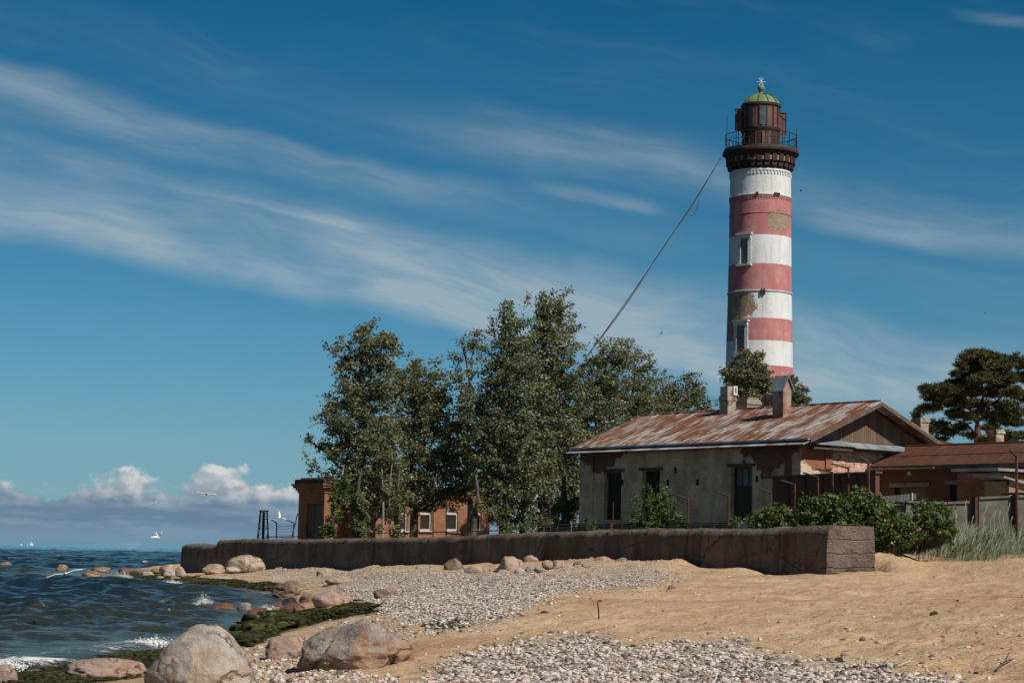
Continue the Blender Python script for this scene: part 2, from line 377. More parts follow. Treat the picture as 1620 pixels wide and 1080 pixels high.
def build_beach():
    nv, nu = 760, 620
    vv = np.linspace(math.log(9), math.log(150), nv); uu = np.linspace(-0.62, 0.62, nu)
    Ug, Vg = np.meshgrid(uu, vv); Y = np.exp(Vg).ravel(); X = Ug.ravel() * Y
    Z = beach_z(X, Y)
    d = np.stack([X, Y, Z], -1) - EYE; t = d @ _f
    px = 810 + FPX * (d @ CR) / t; py = 540 - FPX * (d @ CU) / t
    pn = fbm(np.stack([X, Y, X * 0], -1) * 0.8, 3) * 8
    peb = soft_poly(px + pn * 2, py + pn, [PEB_NEAR, PEB_FAR], 9) + 0.30 * soft_poly(px + pn * 2, py + pn, [PEB_SCRUB], 9)
    alg = soft_poly(px + pn, py + pn * 0.4, ALGAE, 5)
    turf = soft_poly(px + pn * 2, py + pn * 0.5, [[(1378, 850), (1380, 868), (1440, 868), (1500, 872), (1560, 880), (1620, 878), (1800, 885), (1800, 800), (1378, 800)]], 6)
    idx = np.arange(nv * nu).reshape(nv, nu)
    f = np.stack([idx[:-1, :-1].ravel(), idx[:-1, 1:].ravel(), idx[1:, 1:].ravel(), idx[1:, :-1].ravel()], -1)
    o = put_mesh('beach', np.stack([X, Y, Z], -1), f, M_SAND, None, True, {'pebble': ('POINT', np.clip(peb, 0, 1)), 'algae': ('POINT', alg), 'turf': ('POINT', turf * np.clip(0.6 + pn / 8, 0, 1))})
    tag(o, kind='structure')
build_beach()

def m_yard():
    m, nt, b, co = newmat('yard_turf')
    c = nt.mix(nt.ss(nt.noise(co, 1.2, 5), 0.35, 0.65), (0.055, 0.065, 0.022), (0.16, 0.125, 0.07))
    fin(nt, b, c, 0.95, nt.bump(nt.noise(co, 6, 5), 0.8, 0.15), 0.1); return m
M_YARD = m_yard()
def build_yard():
    A = WALL0 + WPER * 0.7 + WDIR * 1.0; B = WALL0 + WPER * 0.7 + WDIR * 53; P = []
    n = 60
    edge = [A + (B - A) * k / n for k in range(n + 1)]
    far = [np.array([48 - 64 * (k / n), 80 + 135 * (1 - abs(k / n - 0.4) * 1.6) * (1 - 0.3 * k / n), 0]) if k < n - 8 else np.array([-16.0 - 0.3 * (k - n), 124.0 + 1.0 * (n - k), 0]) for k in range(n + 1)]
    v = []; f = []; mrow = 24
    for k in range(n + 1):
        for j in range(mrow + 1):
            q = edge[k] + (far[k] - edge[k]) * (j / mrow) ** 1.6
            s = np.clip(((q - WALL0) @ WDIR) / 54, 0, 1)
            z = 2.62 - 0.75 * s - 0.12 * (j == 0) - 0.55 * math.exp(-s * 9)
            if j > 2: z = z + 0.06 * math.sin(q[0] * 0.9) * math.cos(q[1] * 0.7)
            v.append((q[0], q[1], z))
    for k in range(n):
        for j in range(mrow):
            a = k * (mrow + 1) + j; f.append((a, a + 1, a + mrow + 2, a + mrow + 1))
    o = put_mesh('yard_ground', v, f, M_YARD, None, True); tag(o, kind='structure')
build_yard()

# ---- sea
WAVES = [((150, 941), (268, 943), .28, .5, .6), ((20, 946), (60, 946), .25, .6, .8), ((268, 953), (318, 958), .32, .5, 1.0), ((228, 970), (268, 972), .22, .5, .9), ((170, 990), (230, 994), .2, .6, .6),
         ((60, 926), (150, 930), .22, .7, .15), ((-60, 1046), (60, 1052), .22, .5, .6), ((60, 1050), (150, 1046), .2, .45, .7), ((160, 1033), (262, 1012), .2, .45, .7),
         ((40, 962), (150, 966), .18, .7, .0), ((0, 1000), (140, 1006), .16, .7, .0), ((260, 985), (330, 990), .14, .6, .0), ((90, 978), (190, 982), .15, .7, 0.05), ((320, 962), (400, 966), .1, .4, .35), ((-100, 985), (20, 988), .15, .7, 0)]
def m_sea():
    m, nt, b, co = newmat('sea_water')
    pos = nt.xyz(co)
    sh = nt.add('ShaderNodeAttribute', attribute_name='shallow').outputs['Fac']
    foam = nt.add('ShaderNodeAttribute', attribute_name='foam').outputs['Fac']
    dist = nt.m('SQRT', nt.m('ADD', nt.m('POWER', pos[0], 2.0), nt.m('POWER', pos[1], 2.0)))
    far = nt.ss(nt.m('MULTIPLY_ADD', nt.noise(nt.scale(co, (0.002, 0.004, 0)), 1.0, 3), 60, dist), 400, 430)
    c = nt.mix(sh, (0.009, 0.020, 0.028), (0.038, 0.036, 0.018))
    c = nt.mix(far, c, (0.035, 0.14, 0.24))  # sunlit far water beyond the cloud shadow, painted as a lighter base colour
    lace = nt.noise(nt.scale(co, (1, 1, 1.5)), 5.0, 7, 0.78, 1.0)
    fm = nt.ss(nt.m('ADD', foam, nt.m('MULTIPLY_ADD', lace, 2.6, -1.75)), 0.05, 0.55)
    c = nt.mix(fm, c, (0.74, 0.73, 0.68))
    r1 = nt.noise(nt.scale(co, (0.8, 1.9, 1)), 2.2, 4, 0.6, 0.4); r2 = nt.noise(nt.scale(co, (1.0, 1.8, 1)), 9.0, 4, 0.6)
    h = nt.m('ADD', nt.m('MULTIPLY', r1, 0.20), nt.m('MULTIPLY', r2, 0.045))
    bm = nt.add('ShaderNodeBump', {'Height': h, 'Strength': nt.m('MULTIPLY_ADD', far, -0.75, 0.85), 'Distance': 1.0}).outputs[0]
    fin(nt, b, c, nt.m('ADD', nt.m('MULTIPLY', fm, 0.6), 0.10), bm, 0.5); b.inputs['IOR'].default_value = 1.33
    return m
M_SEA = m_sea()
def build_sea():
    nv, nu = 1050, 520
    vv = np.linspace(math.log(22), math.log(640), nv); uu = np.linspace(-0.50, 0.0, nu)
    Ug, Vg = np.meshgrid(uu, vv); Y = np.exp(Vg).ravel(); X = Ug.ravel() * Y
    depth = -beach_base(X, np.clip(Y, 9, 150)); depth = np.where(Y > 135, 1.5, depth)
    damp = np.clip((depth + 0.03) / 0.55, 0, 1); damp = damp * damp * (3 - 2 * damp)
    h = np.zeros(len(X)); rr = np.random.default_rng(3)
    sp = np.maximum(Y * 0.0040, Y * 0.0012)
    for k in range(90):
        lam = 0.45 * (6.0 / 0.45) ** (rr.random() ** 1.15); a = R(-74 + rr.normal() * 33); ph = rr.random() * 6.28
        th = (X * math.cos(a) + Y * math.sin(a)) * 2 * math.pi / lam + ph
        amp = 0.0088 * lam ** 0.62 * np.clip(lam / (2.2 * sp) - 0.6, 0, 1)
        h += amp * (np.sin(th) + 0.35 * np.cos(2 * th))
    lowf = fbm(np.stack([X * 0.05, Y * 0.12, X * 0], -1), 3)
    h *= damp * (1.0 + 0.5 * lowf)
    cre = np.clip((h - 0.20) / 0.10, 0, 1) * np.clip(lowf * 2.0, 0, 1)
    foam = 0.6 * cre * np.clip((Y - 45) / 60, 0, 1) * (Y < 330)
    for (a, b, H, wd, fo) in WAVES:
        P0 = gz(*a, 0.05); P1 = gz(*b, 0.05); L = np.linalg.norm((P1 - P0)[:2]); dx, dy = (P1 - P0)[:2] / L
        s = ((X - P0[0]) * dx + (Y - P0[1]) * dy) / L; t = -(X - P0[0]) * dy + (Y - P0[1]) * dx
        wig = fbm(np.stack([s * L * 0.5, s * 0 + H * 77, s * 0], -1), 3)
        t = t + wig * 0.45
        env = np.clip(s / 0.18, 0, 1) * np.clip((1 - s) / 0.18, 0, 1); env = env * (0.75 + 0.35 * wig)
        g = np.where(t > 0, np.exp(-(t / (wd * 1.8)) ** 2), np.exp(-(t / (wd * 0.8)) ** 2))
        h += H * env * g * np.clip(depth * 3 + 0.6, 0, 1)
        if fo: foam += fo * np.clip(env * 1.3, 0, 1) * np.exp(-((t + 0.12) / (wd * 0.55)) ** 2) * np.clip(0.75 + 0.7 * vnoise(np.stack([X * 2.2, Y * 2.2, X * 0 + fo], -1)), 0, 1)
    sw = fbm(np.stack([X * 0.6, Y * 0.6, X * 0], -1), 3)
    foam += np.clip(1 - np.abs(depth - 0.07 + 0.05 * sw) / 0.09, 0, 1) * (0.42 + 0.35 * sw) * (Y < 120)
    Z = h + 0.0 + 0.0 * X
    sh = np.clip(1 - depth / 0.9, 0, 1)
    idx = np.arange(nv * nu).reshape(nv, nu)
    f = np.stack([idx[:-1, :-1].ravel(), idx[:-1, 1:].ravel(), idx[1:, 1:].ravel(), idx[1:, :-1].ravel()], -1)
    bz = -depth[f].max(1)
    f = f[(bz < 0.25)]
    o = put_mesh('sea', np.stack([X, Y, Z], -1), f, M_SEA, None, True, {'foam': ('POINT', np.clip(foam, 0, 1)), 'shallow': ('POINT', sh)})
    tag(o, kind='structure')
    # the open sea out to the horizon
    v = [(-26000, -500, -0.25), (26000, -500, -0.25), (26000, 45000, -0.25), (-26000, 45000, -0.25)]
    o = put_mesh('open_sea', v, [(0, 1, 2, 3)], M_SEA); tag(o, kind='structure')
build_sea()

# ---- pebbles
def ico(sub):
    import bmesh
    bm = bmesh.new(); bmesh.ops.create_icosphere(bm, subdivisions=sub, radius=1.0)
    v = np.array([q.co[:] for q in bm.verts]); f = np.array([[q.index for q in t.verts] for t in bm.faces]); bm.free(); return v, f
def rand_rot(n):
    q = RNG.normal(size=(n, 4)); q /= np.linalg.norm(q, axis=1, keepdims=True); w_, x, y, z = q.T
    return np.stack([np.stack([1 - 2 * (y * y + z * z), 2 * (x * y - z * w_), 2 * (x * z + y * w_)], -1),
                     np.stack([2 * (x * y + z * w_), 1 - 2 * (x * x + z * z), 2 * (y * z - x * w_)], -1),
                     np.stack([2 * (x * z - y * w_), 2 * (y * z + x * w_), 1 - 2 * (x * x + y * y)], -1)], 1)
def scatter(P, size, sub, flat=(1, .8, .5), jit=0.22, tilt=0.35):
    n = len(P); bv, bf = ico(sub); nb = len(bv)
    base = np.stack([bv * (1 + jit * RNG.normal(size=(nb, 1))) for _ in range(12)])
    V = base[RNG.integers(0, 12, n)] * np.array(flat) * (1 + 0.25 * RNG.normal(size=(n, 1, 3)))
    yaw = RNG.random(n) * 6.283; c, s_ = np.cos(yaw), np.sin(yaw)
    tl = RNG.normal(size=n) * tilt
    X, Y, Z = V[..., 0], V[..., 1], V[..., 2]
    Y, Z = Y * np.cos(tl)[:, None] - Z * np.sin(tl)[:, None], Y * np.sin(tl)[:, None] + Z * np.cos(tl)[:, None]
    X, Y = X * c[:, None] - Y * s_[:, None], X * s_[:, None] + Y * c[:, None]
    V = np.stack([X, Y, Z], -1) * size[:, None, None] + P[:, None, :]
    F = (bf[None] + (np.arange(n) * nb)[:, None, None]).reshape(-1, 3)
    return V.reshape(-1, 3), F, nb, len(bf)
def m_pebble():
    m, nt, b, co = newmat('pebble')
    t = nt.add('ShaderNodeAttribute', attribute_name='tint').outputs['Fac']
    c = nt.ramp(t, [(0, (.075, .06, .052)), (.14, (.15, .115, .095)), (.28, (.30, .245, .205)), (.44, (.47, .41, .355)), (.62, (.575, .52, .465)), (.78, (.52, .395, .32)), (.9, (.64, .60, .56)), (.97, (.40, .21, .12)), (1, (.68, .66, .63))])
    c = nt.mix(nt.ss(nt.noise(co, 30, 3), 0.45, 0.7), c, nt.mix(0.35, c, (0.16, 0.13, 0.11)))
    fin(nt, b, c, 0.75, None, 0.3); return m
M_PEB = m_pebble()
def pebbles(name, polys_n, smin, smax, sub, label):
    Vs = []; Fs = []; Ts = []; off = 0
    for poly, n in polys_n:
        q = poly_sample(poly, n); q += RNG.normal(size=q.shape) * np.array([9, 2.6]) * (1 + 2.5 * (RNG.random((len(q), 1)) < .1))
        P = ground_hit(q[:, 0], q[:, 1]); size = smin + (smax - smin) * RNG.random(n) ** 3.0
        keep = P[:, 2] > 0.04; P, size = P[keep], size[keep]; P[:, 2] += size * 0.18
        V, F, nb, nf = scatter(P, size, sub)
        Vs.append(V); Fs.append(F + off); off += len(V); Ts.append(np.repeat(RNG.random(len(P)), nf))
    o = put_mesh(name, np.concatenate(Vs), np.concatenate(Fs), M_PEB, None, False, {'tint': ('FACE', np.concatenate(Ts))})
    tag(o, label, 'pebbles', kind='stuff')
pebbles('pebbles', [(PEB_NEAR, 25000)], 0.007, 0.041, 2, 'bank of grey and pink pebbles along the bottom edge of the beach')
pebbles('pebbles', [(PEB_FAR, 46000), (PEB_SCRUB, 2400)], 0.014, 0.046, 1, 'broad band of pale grey shingle below the sea wall')
pebbles('pebbles', [([(560, 1000), (900, 960), (1100, 920), (1380, 925), (1620, 900), (1640, 1084), (1300, 1050), (900, 1000), (560, 1070)], 520)], 0.012, 0.04, 1, 'scattered dark pebbles lying loose on the open sand')

# ---- seaweed
def m_weed():
    m, nt, b, co = newmat('seaweed')
    t = nt.add('ShaderNodeAttribute', attribute_name='tint').outputs['Fac']
    c = nt.ramp(t, [(0, (.018, .017, .008)), (.5, (.031, .032, .011)), (.85, (.058, .057, .019)), (1, (.15, .135, .05))])
    fin(nt, b, c, 0.8, None, 0.12); return m
M_WEED = m_weed()
def weed(polys_n, label, lift=0.0):
    Vs = []; Fs = []; Ts = []; off = 0
    for poly, n, s0, s1 in polys_n:
        q = poly_sample(poly, n); q += RNG.normal(size=q.shape) * np.array([5, 1.2])
        P = ground_hit(q[:, 0], q[:, 1]); P[:, 2] = np.maximum(P[:, 2], -0.02)
        hum = fbm(P * np.array([0.9, 0.9, 0]), 3); P[:, 2] += lift * np.clip(hum + 0.25, 0, 1)
        size = s0 + (s1 - s0) * RNG.random(n) ** 2
        V, F, nb, nf = scatter(P, size, 1, (1.7, .5, .35), 0.4, 0.7)
        Vs.append(V); Fs.append(F + off); off += len(V); Ts.append(np.repeat(np.clip(RNG.random(n) * 0.7 + 0.3 * hum, 0, 1), nf))
    o = put_mesh('seaweed', np.concatenate(Vs), np.concatenate(Fs), M_WEED, None, False, {'tint': ('FACE', np.concatenate(Ts))})
    tag(o, label, 'seaweed', kind='stuff')
weed([(ALGAE[0], 9000, .02, .075), ([(366, 1012), (385, 1000), (400, 990), (420, 978), (450, 976), (475, 976), (440, 988), (420, 1000), (390, 1020)], 1500, .05, .17)], 'thick dark green seaweed heap between the red wet rocks and the shingle', 0.13)
weed([(ALGAE[1], 7000, .035, .12)], 'long strip of olive seaweed along the water below the wall', 0.06)
weed([(ALGAE[2], 6000, .015, .06), (ALGAE[3], 200, .02, .05)], 'dark seaweed washed around the flat pink boulder at the bottom left', 0.06)

# ================================================================== BOULDERS
def m_rock(name, cols, scale=1.6, speck=0.5, wetness=0.0, stain=None):
    m, nt, b, co = newmat(name)
    n1 = nt.noise(co, scale, 7, 0.62, 0.4); n2 = nt.noise(co, scale * 5, 7, 0.78); n3 = nt.noise(co, scale * 26, 4, 0.75)
    c = nt.ramp(nt.ss(n1, 0.36, 0.64), [(0, cols[0]), (0.5, cols[1]), (1, cols[2])])
    c = nt.mix(nt.m('MULTIPLY', nt.ss(n2, 0.52, 0.66), speck), c, (0.10, 0.08, 0.07))
    c = nt.mix(nt.m('MULTIPLY', nt.ss(n3, 0.53, 0.60), speck * 0.8), c, (0.62, 0.58, 0.53))
    ckv = nt.add('ShaderNodeTexVoronoi', {'Vector': nt.add('ShaderNodeVectorMath', {0: nt.scale(co, (.8, .8, .55)), 1: nt.vec(nt.m('MULTIPLY', n2, .4), nt.m('MULTIPLY', n1, .8), nt.m('MULTIPLY', n2, .4))}, operation='ADD').outputs[0], 'Scale': scale}, feature='DISTANCE_TO_EDGE').outputs['Distance']
    crk = nt.m('MULTIPLY', nt.ss(ckv, .0, .022, 1.0, 0.0), nt.ss(n1, .45, .6)); c = nt.mix(nt.m('MULTIPLY', crk, .7), c, (.045, .035, .03))
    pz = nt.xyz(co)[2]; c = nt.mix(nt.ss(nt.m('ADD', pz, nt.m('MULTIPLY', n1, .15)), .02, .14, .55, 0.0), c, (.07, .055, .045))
    if stain: c = nt.mix(nt.m('MULTIPLY', nt.ss(nt.noise(co, scale * 1.5, 7, 0.7, 0.8), 0.48, 0.62), 0.6), c, stain)
    fin(nt, b, c, 0.9 - 0.65 * wetness, nt.bump(nt.m('SUBTRACT', nt.m('ADD', n2, nt.m('MULTIPLY', n3, 0.4)), crk), 1.0, 0.06), 0.25 + 0.3 * wetness)
    return m
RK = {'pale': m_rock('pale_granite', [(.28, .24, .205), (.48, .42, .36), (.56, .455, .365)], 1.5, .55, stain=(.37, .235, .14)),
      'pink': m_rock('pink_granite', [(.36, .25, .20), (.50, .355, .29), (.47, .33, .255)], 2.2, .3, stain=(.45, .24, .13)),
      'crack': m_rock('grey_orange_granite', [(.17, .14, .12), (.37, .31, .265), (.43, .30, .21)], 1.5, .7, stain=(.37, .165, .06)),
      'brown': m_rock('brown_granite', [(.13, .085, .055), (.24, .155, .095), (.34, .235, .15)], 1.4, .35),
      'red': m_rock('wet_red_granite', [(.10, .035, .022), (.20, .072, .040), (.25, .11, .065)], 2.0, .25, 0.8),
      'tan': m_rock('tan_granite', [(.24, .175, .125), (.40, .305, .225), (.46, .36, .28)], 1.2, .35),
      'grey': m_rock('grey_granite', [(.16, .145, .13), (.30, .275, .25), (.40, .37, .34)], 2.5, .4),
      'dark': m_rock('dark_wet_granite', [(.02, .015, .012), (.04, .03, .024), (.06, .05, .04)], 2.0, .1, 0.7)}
_seed = [0]
def boulder(cx, by, wpx, hpx, mat, label, ang=0.25, dep=0.85, group=None, z=None, crack=None, cuts=5, name='boulder', lump=None, sub=None, rough=1.0, dome=0.0, Yw=None):
    _seed[0] += 1; rs = np.random.default_rng(100 + _seed[0])
    P = ground_hit(cx, by)[0]
    if z is not None: P = gz(cx, by, z)
    if Yw is not None: P = at(cx, by, min(Yw, P[1]))
    mpp = P[1] / FPX; rx = wpx * mpp / 2; hz = hpx * mpp; ry = rx * dep
    sink = 0.30; rz = hz / (2 - 2 * sink) if hz < rx * 1.6 else hz / 1.6
    v, f = ico(sub or (5 if wpx > 50 else 4 if wpx > 20 else 3))
    sd_ = rs.random(3) * 50
    for _ in range(cuts):                     # planar facets
        nrm = rs.normal(size=3); nrm[2] = abs(nrm[2]) * 0.8; nrm /= np.linalg.norm(nrm); dcut = 0.72 + 0.2 * rs.random()
        e = v @ nrm - dcut; v = v - np.clip(e, 0, None)[:, None] * nrm * (0.55 + ang)
    v = v * (1 + rough * (0.16 * fbm(v * 1.1 + sd_, 3) + 0.035 * fbm(v * 4.5 + sd_, 3)) + 0.008 * fbm(v * 16 + sd_, 2))[:, None]
    if dome: v[:, :2] *= (1 - dome * np.clip(v[:, 2:3], -.2, 1))
    if lump is not None:
        for (lx, lz, lr, la) in lump:
            dd = (v[:, 0] - lx) ** 2 + (v[:, 2] - lz) ** 2; v[:, 2] += la * np.exp(-dd / lr ** 2) * (v[:, 2] > -0.2)
    if crack is not None:
        for (a0, b0, wd) in crack:            # groove plane x = a0 + b0 z
            q = np.abs(v[:, 0] - a0 - b0 * v[:, 2] - 0.03 * vnoise(v * 5)); g = np.exp(-(q / wd) ** 2); v *= (1 - 0.16 * g)[:, None]
    lo, hi = v.min(0), v.max(0); v = (v - (lo + hi) / 2) / ((hi - lo) / 2)
    z0 = 2 * sink
    v = v * np.array([rx, ry, rz])
    v[:, 2] += rz * (1 - z0)
    v[:, 2] *= hz / v[:, 2].max()
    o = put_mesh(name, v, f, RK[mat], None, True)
    o.location = (P[0], P[1] + ry * 0.6, P[2] - 0.01)
    tag(o, label, 'boulder' if wpx >= 28 else 'stone', group)
    return o
B = boulder
B(308, 1092, 176, 103, 'pale', 'large pale speckled boulder cropped by the bottom edge beside the water', 0.1, 0.9, cuts=2, z=.12, sub=6, rough=.5, dome=.33)
B(159, 1072, 132, 31, 'pink', 'low flat pink boulder lying in dark seaweed left of the large pale boulder', 0.35, 0.7)
B(2, 1082, 48, 33, 'pink', 'orange pink boulder cut off by the left edge of the photo')
B(560, 1057, 188, 77, 'crack', 'big grey and orange boulder split by a dark crack at its left end', 0.45, 0.7, crack=[(-.58, .35, .05), (.72, -.1, .04)], cuts=7, sub=6)
B(452, 1041, 68, 36, 'pink', 'smooth rounded pink beige boulder just left of the cracked boulder', 0.3)
B(460, 943, 66, 25, 'brown', 'dark brown rounded boulder at the head of the small inlet', 0.35)
B(522, 959, 62, 26, 'pink', 'pale pink boulder at the right end of the seaweed heap', 0.3)
B(462, 971, 46, 18, 'red', 'largest wet brick red rock on the edge of the seaweed heap', 0.2)
B(437, 967, 34, 13, 'red', 'wet red rock just left of the largest red rock', 0.2, z=.02)
B(410, 972, 40, 11, 'red', 'low wet red slab between the seaweed heap and the grey stone', 0.2, z=.0)
B(458, 957, 26, 14, 'dark', 'small black wet rock perched behind the largest red rock', 0.5)
B(386, 969, 22, 17, 'grey', 'small grey brown stone in the water left of the red slab', 0.3, z=-.02)
B(352, 967, 42, 15, 'red', 'wet orange brown rock with a wave breaking at its left', 0.15, z=-.03)
B(303, 959, 30, 12, 'brown', 'low brown rock in the water at the foot of the white splash', 0.15, z=-.03)
B(393, 953, 22, 8, 'dark', 'dark stone in the inlet behind the grey brown stone', 0.2, z=-.02)
B(487, 952, 30, 16, 'brown', 'weathered brown rock between the dark inlet boulder and the pale pink boulder')
B(608, 945, 38, 15, 'brown', 'olive brown ridged slab alone on the shingle', 0.6, 0.6, cuts=9)
B(513, 909, 26, 12, 'tan', 'pale orange stone at the back of the shingle below the wall')
B(537, 924, 46, 12, 'tan', 'low sandy boulder half buried in the shingle', 0.2)
B(770, 939, 36, 6, 'grey', 'thin flat grey slab on the shingle near the sand', 0.6, 0.5, cuts=9)
B(386, 903, 64, 26, 'tan', 'largest rounded tan boulder leaning against the far end of the sea wall', 0.15, 0.8, Yw=101, rough=.6)
B(337, 906, 36, 15, 'tan', 'rounded tan boulder left of the largest boulder by the far wall', 0.15, Yw=104)
B(368, 904, 24, 8, 'pale', 'small pale stone in front of the largest tan boulder', Yw=99)
B(352, 916, 30, 5, 'pale', 'pale low stone on the shingle edge before the far wall')
B(264, 905, 28, 13, 'tan', 'tan boulder on top of the rock pile at the wall corner', 0.3, z=.25)
B(285, 913, 18, 18, 'tan', 'upright tan boulder against the left corner of the wall', 0.3, z=.12)
B(270, 913, 26, 10, 'pale', 'pale pink boulder in the middle of the rock pile at the wall corner', z=.08)
B(232, 913, 24, 10, 'tan', 'rounded tan stone at the left of the rock pile', z=.06)
B(254, 918, 16, 8, 'pale', 'small pale stone at the water side of the rock pile', z=.03)
B(277, 919, 18, 8, 'pink', 'small pink stone below the upright tan boulder', z=.03)
B(221, 915, 18, 8, 'dark', 'dark wet stone at the tip of the seaweed strip', z=.0)
B(247, 905, 22, 7, 'brown', 'brown stone behind the rounded tan stone of the pile', z=.1)
B(196, 906, 20, 9, 'red', 'reddish wet rock off the tip of the rock pile', z=-.02)
B(212, 908, 16, 6, 'dark', 'dark flat rock between the reddish rock and the pile', z=-.02)
B(158, 904, 32, 8, 'brown', 'flat brown rock out in the sea behind the low orange rock', z=-.03)
B(144, 912, 32, 10, 'brown', 'low orange brown rock in the sea left of the seaweed tip', z=-.03)
B(96, 903, 21, 11, 'brown', 'lone rounded brown rock in the sea above the gliding gull', z=-.03)
B(7, 896, 24, 8, 'brown', 'brown rock in the sea at the left edge below the horizon', z=-.03)
B(24, 903, 30, 4, 'brown', 'almost submerged rock in front of the left edge rock', z=-.03)
row = [(717, 905, 33, 23, 'brown', 'square dark brown boulder at the left of the row below the wall'), (752, 907, 25, 14, 'tan', 'rounded tan boulder right of the square dark brown boulder'),
       (740, 906, 12, 9, 'grey', 'bluish grey stone touching the rounded tan boulder'), (776, 903, 14, 10, 'brown', 'small brown stone left of the big pink boulder'),
       (766, 904, 10, 7, 'tan', 'little tan stone in the gap beside the small brown stone'),
       (806, 906, 42, 27, 'pink', 'big pinkish boulder tallest in the row below the wall'), (822, 907, 18, 10, 'pale', 'pale stone leaning on the right foot of the big pink boulder'),
       (795, 908, 16, 8, 'pale', 'pale stone at the left foot of the big pink boulder'),
       (840, 889, 24, 12, 'pink', 'pink stone set high against the wall behind green weeds'), (838, 903, 16, 9, 'grey', 'grey brown stone below the green weeds'),
       (852, 902, 15, 9, 'tan', 'tan stone right of the grey brown stone below the weeds'), (866, 896, 19, 11, 'pink', 'pinkish stone in the middle of the row below the wall'),
       (884, 898, 25, 13, 'pink', 'orange pink boulder right of the middle of the row'), (903, 891, 14, 8, 'tan', 'tan stone close to the wall right of the orange pink boulder'),
       (914, 896, 15, 9, 'brown', 'brown stone in front of the tan stone close to the wall'), (926, 896, 11, 6, 'tan', 'flat little tan stone between two larger stones of the row'),
       (936, 889, 14, 9, 'tan', 'rounded tan stone just left of the low pink boulder'), (953, 893, 32, 14, 'pink', 'low wide pink boulder near the right of the row'),
       (984, 892, 23, 11, 'grey', 'pale bluish stone beside the green tuft at the right of the row'), (996, 891, 12, 6, 'tan', 'last small tan stone at the right end of the row'),
       (684, 899, 9, 5, 'pink', 'small pinkish stone left of the square dark brown boulder'), (662, 899, 9, 6, 'tan', 'small tan stone on the shingle at the foot of the wall'),
       (450, 903, 9, 5, 'pink', 'tiny orange stone at the wall right of the largest tan boulder')]
for cx, by, wp, hp, mt, lb in row: B(cx, by, wp, hp, mt, lb, 0.35, group='stones along the foot of the sea wall', Yw=(WALL0 + WDIR * wall_s(cx))[1] - 1.1 - max(0, by - 890) * .16 - wp * .012)
B(1478, 972, 13, 7, 'dark', 'dark brown clod alone on the open sand', 0.5)
B(861, 968, 17, 7, 'dark', 'black stone on the sand right of the shingle', 0.5)
B(1063, 934, 13, 6, 'brown', 'brown clod on the sand below the wall', 0.5)
B(1365, 1020, 11, 8, 'grey', 'small grey shell-like stone standing on the sand', 0.6)
B(1334, 1012, 12, 4, 'brown', 'flat brown scrap on the sand left of the small grey stone', 0.6)
B(1400, 1057, 26, 8, 'dark', 'dark stone at the right of the pebble bank', 0.5)
B(1327, 1047, 16, 9, 'dark', 'black stone on the upper edge of the pebble bank', 0.5)

# ================================================================== SEA WALL
def m_concrete(name, c1, c2, stain, sc=0.5):
    m, nt, b, co = newmat(name); p = nt.xyz(co)
    n1 = nt.noise(co, sc, 6, 0.6); n2 = nt.noise(co, 9, 6, 0.7)
    st = nt.noise(nt.scale(co, (1.3, 1.3, 0.3)), 1.0, 6, 0.6)
    al0 = nt.m('ADD', nt.m('MULTIPLY', p[0], -0.467), nt.m('MULTIPLY', p[1], 0.884)); endf = nt.ss(al0, 0.12, 0.2, 1.0, 0.0)
    c = nt.mix(nt.ss(n1, 0.36, 0.64), c1, c2); c = nt.mix(nt.m('MULTIPLY', nt.ss(st, 0.48, 0.68), 0.75), c, stain)
    c = nt.mix(nt.m('MULTIPLY', nt.ss(n2, 0.56, 0.72), 0.5), c, tuple(x * 0.45 for x in c1))
    ln = nt.ss(nt.m('ABSOLUTE', nt.m('SUBTRACT', nt.m('FRACT', nt.m('MULTIPLY_ADD', p[2], 2.3, nt.m('MULTIPLY', n1, 0.8))), 0.5)), 0.0, 0.05, 1.0, 0.0)
    c = nt.mix(nt.m('MULTIPLY', ln, nt.m('MULTIPLY', endf, nt.ss(n1, 0.4, 0.65, 0.3, 0.8))), c, tuple(x * 0.4 for x in c1))
    al = nt.m('ADD', nt.m('MULTIPLY', p[0], -0.467), nt.m('MULTIPLY', p[1], 0.884))
    jf = nt.m('FRACT', nt.m('DIVIDE', nt.m('ADD', al, nt.m('MULTIPLY', nt.noise(co, 1.5, 5, .7), .25)), 5.3)); jn = nt.m('LESS_THAN', nt.m('ABSOLUTE', nt.m('SUBTRACT', jf, .5)), .004)
    c = nt.mix(nt.m('MULTIPLY', jn, .8), c, tuple(x * .2 for x in c1))
    ck = nt.add('ShaderNodeTexVoronoi', {'Vector': nt.add('ShaderNodeVectorMath', {0: nt.scale(co, (.42, .42, .75)), 1: nt.vec(nt.m('MULTIPLY', n2, .35), nt.m('MULTIPLY', n1, .6), nt.m('MULTIPLY', n2, .35))}, operation='ADD').outputs[0], 'Scale': 1.0}, feature='DISTANCE_TO_EDGE').outputs['Distance']
    ck = nt.m('MULTIPLY', nt.m('LESS_THAN', ck, .010), nt.ss(n1, .42, .55)); c = nt.mix(nt.m('MULTIPLY', ck, .85), c, tuple(x * .2 for x in c1))
    tide = nt.ss(nt.m('ADD', p[2], nt.m('MULTIPLY', n1, .8)), .75, 1.15, 1.0, 0.0); c = nt.mix(nt.m('MULTIPLY', tide, .45), c, (.20, .185, .165))
    eff = nt.m('MULTIPLY', nt.ss(nt.noise(nt.scale(co, (2.2, 2.2, .6)), 1.0, 6, .7), .6, .72), .5); c = nt.mix(eff, c, (.36, .33, .29))
    h = nt.m('SUBTRACT', nt.m('ADD', n2, nt.m('MULTIPLY', nt.noise(co, 2.5, 5, 0.65), 1.6)), nt.m('MULTIPLY', nt.m('MULTIPLY', ln, endf), 0.6))
    fin(nt, b, c, 0.95, nt.bump(h, 1.0, 0.12), 0.15); return m
